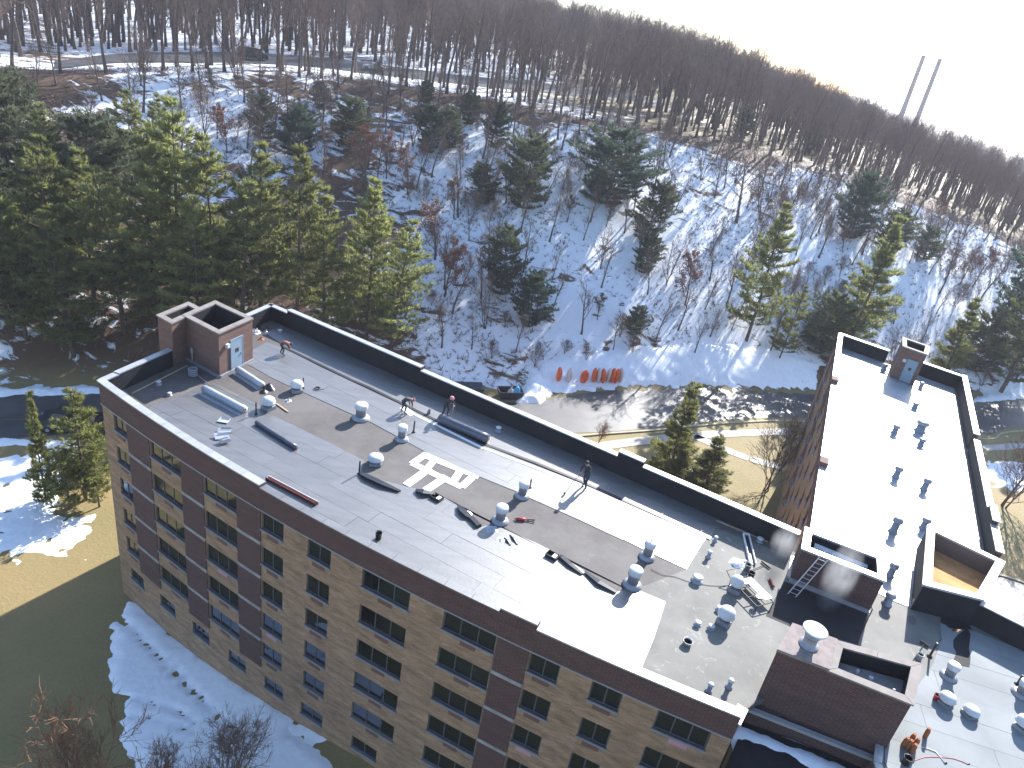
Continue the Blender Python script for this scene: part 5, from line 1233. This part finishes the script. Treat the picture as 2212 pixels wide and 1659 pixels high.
# fan box hanging in the dark left corner, hoses
o = thing('coiled_hose', 'white coiled hose hanging by the wall of the brick stair tower', 'hose', z1(838, 690, ZR))
for i in range(4): MB().tube([(.26 * math.cos(a), .26 * math.sin(a), .12 + .13 * i + .02 * math.sin(a * 2)) for a in [2 * math.pi * k / 14 for k in range(15)]], .05, 6, False).build('coil', 'galvanised', o, True)
pts = [z1(880, 650, ZR), z1(930, 690, ZR), z1(1000, 745, ZR)]; MB().tube([(p.x - pts[0].x + .2, p.y - pts[0].y + .1, .1) for p in pts], .03, 6).build('tail', 'galvanised', o)
def hose(pts, label, m, r=.025):
    P = [Vector(p) for p in pts]; o = thing('hose', label, 'hose', (P[0].x, P[0].y, ZR)); L = resample(P, .2)
    MB().tube([(p.x - P[0].x, p.y - P[0].y, .03) for p in L], r, 6).build('tube', m, o, True); e = L[-1]; MB().tube([(e.x - P[0].x, e.y - P[0].y, .03), (e.x - P[0].x + .1, e.y - P[0].y + .05, .03)], r * 1.6, 8).build('coupling', 'dark_metal', o)
hose([at(1950, 1655, ZR), at(1985, 1640, ZR), at(2010, 1636, ZR), at(2060, 1640, ZR), at(2090, 1652, ZR)], 'red hose snaking at the bottom of the lower right roof', 'red', .014); hose([at(1990, 1615, ZR), at(2020, 1625, ZR), at(2040, 1650, ZR)], 'white hose beside the gas cylinders', 'vent_white')
hose([z3(990, 1190, ZR), z3(1100, 1240, ZR), z3(1200, 1255, ZR), z3(1330, 1300, ZR), z3(1500, 1330, ZR), z3(1620, 1335, ZR)], 'thin black cable across the grey felt to the ventilator', 'black', .012)
o = thing('coil', 'small dark cable coil on the rear sheet behind the domed ventilator', 'cable', z1(1912, 805, ZR)); MB().tube([(.2 * math.cos(a), .2 * math.sin(a), .03 + .004 * k) for k, a in enumerate([2 * math.pi * k / 10 for k in range(22)])], .02, 6, False).build('loops', 'black', o); MB().tube([(.2, 0, .03), (.45, .1, .02)], .018, 6).build('tail', 'black', o)

# ------------------------------------------------------------------ people
def person(p, face, pose, label, jacket, trousers, hat, scale=1.0):
    """one continuous skinned body posed by joints (x forward, y left, z up), coloured by region"""
    J = {}; 
    if pose == 'stand':
        J = dict(pel=(0, 0, .92), sp=(.06, 0, 1.14), ch=(.14, 0, 1.36), nk=(.20, 0, 1.50), hd=(.26, 0, 1.64),
                 hl=(0, .10, .88), kl=(.16, .14, .48), al=(.10, .16, .08), tl=(.28, .18, .035), hr=(0, -.10, .88), kr=(.02, -.15, .47), ar=(-.16, -.17, .08), tr=(.02, -.18, .035),
                 sl=(.14, .20, 1.42), el=(.36, .22, 1.22), wl=(.56, .10, 1.20), sr=(.14, -.20, 1.42), er=(.34, -.24, 1.20), wr=(.50, -.08, 1.08))
    elif pose == 'bend':
        J = dict(pel=(0, 0, .86), sp=(.20, 0, 1.00), ch=(.42, 0, .98), nk=(.56, 0, .92), hd=(.68, 0, .86),
                 hl=(0, .10, .82), kl=(.12, .15, .45), al=(-.02, .17, .08), tl=(.16, .19, .035), hr=(0, -.10, .82), kr=(.16, -.15, .46), ar=(.06, -.17, .08), tr=(.24, -.19, .035),
                 sl=(.44, .19, .96), el=(.52, .24, .68), wl=(.58, .14, .42), sr=(.44, -.19, .96), er=(.54, -.24, .68), wr=(.62, -.12, .42))
    elif pose == 'lean':
        J = dict(pel=(0, 0, .90), sp=(.12, 0, 1.10), ch=(.28, 0, 1.28), nk=(.37, 0, 1.40), hd=(.46, 0, 1.51),
                 hl=(0, .10, .86), kl=(.14, .14, .47), al=(.04, .16, .08), tl=(.22, .18, .035), hr=(0, -.10, .86), kr=(.02, -.14, .47), ar=(-.10, -.16, .08), tr=(.08, -.18, .035),
                 sl=(.28, .19, 1.33), el=(.48, .22, 1.12), wl=(.62, .08, .92), sr=(.28, -.19, 1.33), er=(.52, -.20, 1.20), wr=(.72, -.05, 1.12))
    else:
        J = dict(pel=(0, 0, .40), sp=(.14, 0, .60), ch=(.32, 0, .74), nk=(.43, 0, .82), hd=(.54, 0, .90),
                 hl=(0, .12, .36), kl=(.42, .18, .46), al=(.20, .18, .09), tl=(.38, .20, .035), hr=(0, -.12, .36), kr=(.34, -.20, .10), ar=(-.06, -.18, .09), tr=(-.18, -.18, .04),
                 sl=(.33, .19, .77), el=(.50, .24, .52), wl=(.66, .12, .28), sr=(.33, -.19, .77), er=(.52, -.24, .50), wr=(.68, -.10, .24))
    names = list(J); idx = {n: i for i, n in enumerate(names)}
    E_ = [('pel', 'sp'), ('sp', 'ch'), ('ch', 'nk'), ('nk', 'hd'), ('pel', 'hl'), ('hl', 'kl'), ('kl', 'al'), ('al', 'tl'), ('pel', 'hr'), ('hr', 'kr'), ('kr', 'ar'), ('ar', 'tr'), ('ch', 'sl'), ('sl', 'el'), ('el', 'wl'), ('ch', 'sr'), ('sr', 'er'), ('er', 'wr')]
    rad = dict(pel=.155, sp=.15, ch=.17, nk=.065, hd=.105, hl=.10, kl=.07, al=.05, tl=.045, hr=.10, kr=.07, ar=.05, tr=.045, sl=.075, el=.055, wl=.038, sr=.075, er=.055, wr=.038)
    vs = [Vector(J[n]) for n in names]; rs = [rad[n] for n in names]; es = [(idx[a], idx[b]) for a, b in E_]; reg = []
    for s in 'lr':                                                  # hands: palm and five bent fingers
        w_, e_ = Vector(J['w' + s]), Vector(J['e' + s]); d = (w_ - e_).normalized(); sd_ = d.cross(Vector((0, 0, 1))).normalized(); i0 = idx['w' + s]
        vs.append(w_ + d * .07); rs.append(.034); es.append((i0, len(vs) - 1)); ip = len(vs) - 1
        for k in range(4):
            o_ = sd_ * (k - 1.5) * .021; l_ = (.062, .07, .066, .052)[k]
            vs.append(w_ + d * (.085 + l_ * .5) + o_); rs.append(.0095); es.append((ip, len(vs) - 1)); vs.append(w_ + d * (.085 + l_ * .8) + o_ + Vector((0, 0, -.03))); rs.append(.0085); es.append((len(vs) - 2, len(vs) - 1))
        vs.append(w_ + d * .05 + sd_ * .05); rs.append(.011); es.append((ip, len(vs) - 1)); vs.append(w_ + d * .09 + sd_ * .062); rs.append(.009); es.append((len(vs) - 2, len(vs) - 1))
    me = bpy.data.meshes.new('body'); me.from_pydata([v[:] for v in vs], es, [])
    tmp = bpy.data.objects.new('body', me); C.objects.link(tmp)
    md = tmp.modifiers.new('Skin', 'SKIN'); md.use_smooth_shade = True
    if not me.skin_vertices: me.skin_vertices.new()
    for i, r in enumerate(rs): me.skin_vertices[0].data[i].radius = (r, r)
    me.skin_vertices[0].data[idx['pel']].use_root = True
    tmp.modifiers.new('Sub', 'SUBSURF').levels = 1; tmp.modifiers['Sub'].render_levels = 1
    dg = bpy.context.evaluated_depsgraph_get(); bm_ = bpy.data.meshes.new_from_object(tmp.evaluated_get(dg)); bpy.data.objects.remove(tmp)
    bm_.name = 'body'; bm_.materials.clear()
    for m in (jacket, trousers, 'skin', 'black'): bm_.materials.append(MATS[m])
    segs = []
    for a, b in es:
        na, nb = (names[a] if a < len(names) else 'hand'), (names[b] if b < len(names) else 'hand')
        k = 2 if 'hand' in (na, nb) or nb in ('hd',) else 3 if nb in ('tl', 'tr') else 1 if nb[0] in 'hka' and nb not in ('hd',) and nb != 'hand' and nb in ('hl', 'hr', 'kl', 'kr', 'al', 'ar') else 0
        segs.append((vs[a], vs[b], k))
    for f in bm_.polygons:
        c = f.center; best = min(segs, key=lambda s: pt_seg3(c, s[0], s[1])); f.material_index = best[2]; f.use_smooth = True
    o = thing('person', label, 'person', p, face); o.scale = (scale,) * 3
    link('body', bm_, o)
    h = Vector(J['hd']); up = (h - Vector(J['nk'])).normalized(); q = up.to_track_quat('Z', 'Y').to_matrix()
    hm = MB(); prof = [(.118, .02), (.122, .05), (.112, .10), (.075, .145), (.01, .16)] if hat != 'hair' else [(.108, .0), (.112, .05), (.10, .09), (.06, .125), (.01, .135)]
    hm.lathe(prof, 14); 
    if hat != 'hair': hm.lathe([(.15, .015), (.16, .03), (.12, .04)], 14)
    hm.v = [tuple(q @ Vector(v) + h) for v in hm.v]; hm.build('cap' if hat != 'hair' else 'hair', hat, o, True)
    fwd = q @ Vector((0, -1, 0)); fwd = Vector((1, 0, 0)) - up * up.x; fwd = fwd.normalized() if fwd.length > .1 else Vector((0, 0, -1))
    fm = MB(); nb_ = h + fwd * .10; fm.tube([nb_ + up * .02, nb_ + fwd * .022 - up * .02], [.010, .016], 6)
    fm.build('nose', 'skin', o, True); sdh = up.cross(fwd)
    for s in (-1, 1): e = h + fwd * .094 + sdh * s * .036 + up * .022; MB().lathe([(.005, -.008), (.013, 0), (.005, .008)], 8, e).build('eye', 'black', o); r_ = h + sdh * s * .106; MB().lathe([(.006, -.03), (.018, 0), (.006, .03)], 8, r_).build('ear', 'skin', o)
    mo = h + fwd * .096 - up * .055; MB().tube([mo - sdh * .025, mo + sdh * .025], .007, 6).build('mouth', 'cloth_red', o)
    return o
def pt_seg3(p, a, b):
    d = b - a; t = max(0, min(1, (p - a).dot(d) / max(1e-9, d.length_squared))); return (p - a - d * t).length
def face_to(p, q): d = q - p; return math.atan2(d.y, d.x)
Zr = ZR + .025
pw = z3(420, 478, Zr); tip = z3(243, 545, Zr); ang = face_to(pw, tip)
person(pw, ang, 'stand', 'standing person in dark clothes holding a long torch pole on the bright sheet', 'cloth_dark', 'jean', 'hair', 1.1)
o = thing('torch_pole', 'long thin torch pole held by the standing person over the sheet', 'tool', pw, ang); L = (tip - pw).length
MB().tube([(.50, 0, 1.16), (1.2, 0, .80), (max(1.5, L - .25), 0, .30), (L, 0, .06)], .016, 6).build('lance', 'dark_metal', o); MB().lathe([(.05, 0), (.06, .12), (.03, .18)], 10, (L, 0, .03)).build('burner', 'dark_metal', o)
pw = z2(712, 455, Zr); person(pw, face_to(pw, z2(800, 440, Zr)), 'bend', 'person in a dark jacket and pink cap bending over the open seam', 'cloth_grey', 'cloth_dark', 'hat_pink')
pw = z2(1080, 478, Zr); q = z2(1140, 520, Zr); person(pw, face_to(pw, q), 'lean', 'person in dark clothes leaning on a tool behind the fat dark roll', 'cloth_dark', 'cloth_dark', 'hat_pink')
o = thing('long_tool', 'long handled tool held by the person behind the fat dark roll', 'tool', pw, face_to(pw, q)); MB().tube([(.66, 0, 1.25), (.70, 0, .1)], .02, 6).build('handle', 'card', o); MB().box((.72, 0, .06), (.12, .4, .06)).build('head', 'dark_metal', o)
pw = z1(1600, 505, Zr); person(pw, face_to(pw, z1(1660, 500, Zr)), 'bend', 'person in a rust coloured jacket stooping at the far left of the seam', 'cloth_red', 'cloth_grey', 'hair', .95)
def cylinder(p, label, lean=0.0):
    o = thing('gas_cylinder', label, 'gas cylinder', p); o.scale = (.62, .62, .66); o.rotation_euler = (lean, lean * .6, 0)
    MB().lathe([(.13, 0), (.15, .03), (.15, .55), (.13, .62), (.06, .68), (.05, .70)], 16).build('tank', 'orange_hi', o, True)
    MB().lathe([(.10, .66), (.11, .68), (.11, .78), (.09, .78)], 12).build('collar', 'orange_hi', o); MB().tube([(0, 0, .68), (0, 0, .78)], .025, 6).build('valve', 'dark_metal', o)
for u, v, lab in ((1965, 1603, 'orange gas cylinder at the back of the cluster on the lower right roof'), (1950, 1611, 'leftmost orange gas cylinder of the cluster on the lower right roof'), (1959, 1617, 'orange gas cylinder in the middle of the cluster on the lower right roof'), (1974, 1613, 'orange gas cylinder right of the middle one in the cluster'), (1968, 1626, 'foremost orange gas cylinder of the cluster on the lower right roof'), (1998, 1592, 'lone orange gas cylinder right of the cluster on the lower right roof')):
    cylinder(at(u, v, Zr), lab, vr.uniform(-.04, .04))

# ================================================================== STREET THINGS
def hull(p, m, rz, label, lean):
    o = thing('upright_hull', label, 'plastic hull', p, rz); o.scale = (1.5, 1.5, 1.25); prof = [(.05, 0), (.22, .18), (.33, .5), (.37, .85), (.33, 1.25), (.2, 1.58), (.03, 1.75)]
    mb = MB().lathe(prof, 14); mb.v = [(v[0] * .55 + lean * v[2], v[1], v[2]) for v in mb.v]; mb.build('shell', m, o, True)
    pts = [(.20 * 1 + lean * z_ + .0, 0, z_) for z_ in (.35, .85, 1.35)]; MB().tube([(-.16 + lean * z_, 0, z_) for z_ in (.3, .85, 1.4)], .035, 6).build('keel', m, o)
for i, (u, m, c) in enumerate([(1206, 'orange', 'orange'), (1226, 'white_plastic', 'white'), (1258, 'orange', 'orange'), (1280, 'orange', 'orange'), (1290, 'white_plastic', 'white'), (1300, 'orange', 'orange'), (1310, 'white_plastic', 'white'), (1319, 'orange', 'orange'), (1327, 'orange', 'orange'), (1337, 'white_plastic', 'white')]):
    p = hit(u, 828 + (i % 3), 50); p.z += .1; 
    lab = ['leftmost upright orange oval hull in the roadside snow', 'white oval hull second from the left in the roadside row', 'third hull from the left, a wide tilted orange one', 'fourth hull from the left, orange, starting the tight group', 'fifth hull from the left, white, in the tight group', 'sixth hull from the left, orange, in the tight group', 'seventh hull from the left, white, in the tight group', 'eighth hull from the left, orange, in the tight group', 'ninth hull from the left, orange, near the right end', 'rightmost upright white oval hull in the roadside row'][i]
    hull(p, m, vr.uniform(-.5, .5) + (1.2 if i == 2 else 0), lab, vr.uniform(-.08, .08) + (-.12 if i == 2 else 0))
def skip_(p, rz, label, fill):
    o = thing('skip', label, 'skip', p, rz); mb = MB(); a, b, c, d, h = 2.0, 1.1, 1.6, 1.0, 1.25
    lo = [(-c, -d, .15), (c, -d, .15), (c, d, .15), (-c, d, .15)]; hi = [(-a, -b, h), (a, -b, h), (a, b, h), (-a, b, h)]; hi2 = [(-a + .08, -b + .08, h), (a - .08, -b + .08, h), (a - .08, b - .08, h), (-a + .08, b - .08, h)]; lo2 = [(-c, -d + .06, .3), (c, -d + .06, .3), (c, d - .06, .3), (-c, d - .06, .3)]
    mb.add(lo + hi + hi2 + lo2, [(3, 2, 1, 0)] + [(i, (i + 1) % 4, (i + 1) % 4 + 4, i + 4) for i in range(4)] + [(i + 4, (i + 1) % 4 + 4, (i + 1) % 4 + 8, i + 8) for i in range(4)] + [(i + 8, (i + 1) % 4 + 8, (i + 1) % 4 + 12, i + 12) for i in range(4)] + [(12, 13, 14, 15)])
    mb.build('bin', 'skip_blue', o)
    for x in (-1.0, 0, 1.0):
        for s in (-1, 1): MB().box((x, s * 1.09, .75), (.09, .12, .9)).build('rib', 'skip_blue', o)
    for s in (-1, 1): MB().box((0, s * .7, .07), (3.2, .12, .14)).build('skid', 'dark_metal', o)
    return o
p = at(1100, 858, G0); sk_ = skip_(p, .35, 'open blue black skip with rubbish and a turquoise tarp beside the snow heap', True); sk_.scale = (.75, .8, .85)
o = thing('tarp', 'turquoise tarp heaped on the right end of the open skip', 'tarp', p + Vector((.75, .5, .35))); rag(rr, r=.85, h=.95).build('cloth', 'blue_tarp', o, True); MB().tube([(0, 0, .7), (.2, .1, .9)], [.15, .05], 7).build('fold', 'blue_tarp', o)
o = thing('rubbish_bag', 'pale rubbish bag lying in the open skip', 'bag', p + Vector((.1, .3, .5))); rag(rr, r=.5, h=.7).build('bag', 'white_plastic', o, True); MB().tube([(0, 0, .6), (.05, .05, .85)], [.08, .04], 7).build('knot', 'white_plastic', o)
p = at(1012, 846, G0); o = skip_(p, .3, 'closed dark skip left of the open one behind the black parapet', False); MB().box((0, 0, 1.29), (4.0, 2.2, .06)).build('lid', 'skip_blue', o); o.scale = (.85, .9, .62)

def car(name, p, rz, label, cat, m, L, W, H, kind):
    o = thing(name, label, cat, p, rz)
    if kind == 'van': prof = [(-.5, .18), (-.5, .62), (-.48, .95), (-.44, 1.0), (.10, 1.0), (.20, .96), (.33, .62), (.47, .52), (.5, .40), (.5, .18)]
    elif kind == 'car': prof = [(-.5, .25), (-.5, .60), (-.44, .66), (-.33, .68), (-.20, .98), (.08, 1.0), (.24, .68), (.44, .60), (.5, .48), (.5, .25)]
    else: prof = [(-.5, .22), (-.5, .45), (.02, .45), (.03, .98), (.22, 1.0), (.31, .66), (.46, .60), (.5, .46), (.5, .22)]
    n = len(prof); mb = MB(); vs = []
    for s in (-1, 1):
        for x, z in prof: tuck = .88 if z > .7 else 1.0; vs.append((x * L, s * W / 2 * tuck, z * H))
    mb.add(vs, [tuple(range(n)), tuple(range(2 * n - 1, n - 1, -1))] + [(i, i + n, (i + 1) % n + n, (i + 1) % n) for i in range(n)]); mb.build('body', m, o)
    x0, x1 = {'van': (-.42, .22), 'car': (-.22, .16), 'truck': (.06, .24)}[kind]
    for s in (-1, 1):
        MB().add([(x0 * L, s * W * .452, .70 * H), ((x1 + .06) * L, s * W * .452, .70 * H), (x1 * L * .92, s * W * .445, .93 * H), (x0 * L, s * W * .445, .93 * H)], [(0, 1, 2, 3)]).build('side_window', 'black', o)
        MB().box((.495 * L, s * W * .36, .48 * H), (.06, .3, .12)).build('headlight', 'vent_white', o); MB().box((-.497 * L, s * W * .38, .5 * H), (.05, .22, .16)).build('tail_light', 'lamp_red', o)
        for x in (-.31, .32):
            wm = MB().lathe([(.05, -.11), (.30, -.11), (.33, -.06), (.33, .06), (.30, .11), (.05, .11)], 16); wm.v = [(v[0] + x * L, v[2] + s * (W / 2 - .08), v[1] + .33) for v in wm.v]; w_ = wm.build('wheel', 'rubber', o)
            hm = MB().lathe([(.02, -.01), (.18, -.01), (.18, .01), (.02, .01)], 12); hm.v = [(v[0] + x * L, v[2] + s * (W / 2 + .035), v[1] + .33) for v in hm.v]; hm.build('rim', 'galvanised', w_)
    wx = {'van': (.215, .325), 'car': (.095, .235), 'truck': (.225, .305)}[kind]
    MB().add([(wx[1] * L + .015, -W * .40, .66 * H), (wx[1] * L + .015, W * .40, .66 * H), (wx[0] * L + .02, W * .38, .95 * H), (wx[0] * L + .02, -W * .38, .95 * H)], [(0, 1, 2, 3)]).build('windscreen', 'black', o)
    return o
p = hit(547, 131); t = hit(600, 134) - hit(490, 130); p.z += .15; car('van', p, math.atan2(t.y, t.x), 'black van on the hilltop road among the bare trees', 'van', 'van', 5.0, 2.0, 2.1, 'van')
p = hit(808, 154); t = hit(850, 160) - hit(760, 148); p.z += .15; car('car', p, math.atan2(t.y, t.x) + math.pi, 'pale car on the hilltop road right of the black van', 'car', 'car_white', 4.5, 1.8, 1.45, 'car')
p = at(160, 925, G0); o = car('truck', p, .25 + math.pi, 'dark flatbed truck parked behind the small pines at the left', 'truck', 'truck', 5.6, 2.1, 2.0, 'truck')
for sgn in (-1, 1): MB().box((-1.35, sgn * 1.0, 1.08), (2.6, .06, .34)).build('bed_side', 'truck', o)
MB().box((-2.72, 0, 1.08), (.06, 2.0, .34)).build('tailgate', 'truck', o)
cp = p + Vector((1.2, .2, .92))
o = thing('cardboard_box', 'pale cardboard box on the bed of the dark truck', 'box', cp, .4); MB().box((0, 0, .4), (1.1, .9, .8)).build('carton', 'card', o); MB().box((.3, -.3, .83), (.6, .5, .03), .2).build('flap', 'card', o)
o = thing('blue_sack', 'blue white sack beside the cardboard box on the truck', 'sack', cp + Vector((-.9, .1, 0))); rag(rr, r=.45, h=.8).build('cloth', 'blind3', o, True); MB().tube([(0, 0, .7), (.05, 0, .9)], [.08, .03], 7).build('knot', 'blind3', o)

# far power-station chimneys
for i, (az, lab) in enumerate([(23.35, 'left of two tall banded chimneys on the skyline'), (24.35, 'right of two tall banded chimneys on the skyline')]):
    d = 800; o = thing('chimney', lab, 'chimney', (d * math.sin(R_(az)), d * math.cos(R_(az)), 0), 0)
    H_ = 37.6 + d * math.tan(R_(2.75 - .05 * i)) ; r0, r1 = 2.5, 1.85; rad_ = lambda z: r0 + (r1 - r0) * z / H_
    zs = [0, H_ * .60, H_ * .63, H_ * .78, H_ * .81, H_ * .95, H_]
    for k in range(6): MB().lathe([(rad_(zs[k]), zs[k]), (rad_(zs[k + 1]), zs[k + 1])], 20).build('shaft' if k % 2 == 0 else 'band', 'chimney_stack' if k % 2 == 0 else 'chimney_red', o, True)

# steam drifting off the hot bitumen
def steam(name, label, c, size, dens, seed):
    m = bpy.data.materials.new(name); m.use_nodes = True; n, l = m.node_tree.nodes, m.node_tree.links; n.remove(n['Principled BSDF'])
    pv = n.new('ShaderNodeVolumePrincipled'); pv.inputs['Color'].default_value = (.9, .9, .92, 1); pv.inputs['Anisotropy'].default_value = .3
    tc = n.new('ShaderNodeTexCoord'); t = n.new('ShaderNodeTexNoise'); t.inputs['Scale'].default_value = 1.3; t.inputs['Detail'].default_value = 5; t.inputs['Distortion'].default_value = .8
    mp = n.new('ShaderNodeMapping'); mp.inputs['Scale'].default_value = (1.2, 1.2, .4); mp.inputs['Location'].default_value = (seed, 0, 0); l.new(tc.outputs['Object'], mp.inputs[0]); l.new(mp.outputs[0], t.inputs['Vector'])
    gr = n.new('ShaderNodeTexGradient'); gr.gradient_type = 'SPHERICAL'; m2 = n.new('ShaderNodeMapping'); m2.inputs['Scale'].default_value = tuple(2.0 / s for s in size); l.new(tc.outputs['Object'], m2.inputs[0]); l.new(m2.outputs[0], gr.inputs[0])
    r = n.new('ShaderNodeMapRange'); r.inputs[1].default_value = .32; r.inputs[2].default_value = .8; l.new(t.outputs['Fac'], r.inputs[0])
    mu = n.new('ShaderNodeMath'); mu.operation = 'MULTIPLY'; l.new(r.outputs[0], mu.inputs[0]); l.new(gr.outputs['Fac'], mu.inputs[1]); m3 = n.new('ShaderNodeMath'); m3.operation = 'MULTIPLY'; m3.inputs[1].default_value = dens; l.new(mu.outputs[0], m3.inputs[0]); l.new(m3.outputs[0], pv.inputs['Density']); l.new(pv.outputs[0], n['Material Output'].inputs['Volume'])
    MATS[name] = m; o = MB().box((0, 0, 0), size).build('steam', name); o.location = c; tag(o, label, 'steam', kind='stuff')
steam('steam_a', 'wisp of white steam drifting up in front of the dark brick roof box', (17.4, 28.2, 16.5), (1.7, 1.6, 5.0), 2.3, 0.0)
steam('steam_b', 'thin steam beside the left corner of the dark brick roof box', (15.9, 31.6, 15.6), (1.6, 1.6, 2.2), 1.8, 4.0)

# ------------------------------------------------------------------ air
hm, hn, hl_, hb = nodes_of('haze'); hn.remove(hb)
hv = hn.new('ShaderNodeVolumePrincipled'); hv.inputs['Color'].default_value = (.86, .88, 1.0, 1); hv.inputs['Density'].default_value = .00024; hv.inputs['Anisotropy'].default_value = .2
hl_.new(hv.outputs[0], hn['Material Output'].inputs['Volume'])
hz = MB().box((0, 700, 60), (4200, 2000, 126)).build('haze', 'haze'); tag(hz, 'thin pale winter haze over the hillside and wood', 'haze', kind='stuff')
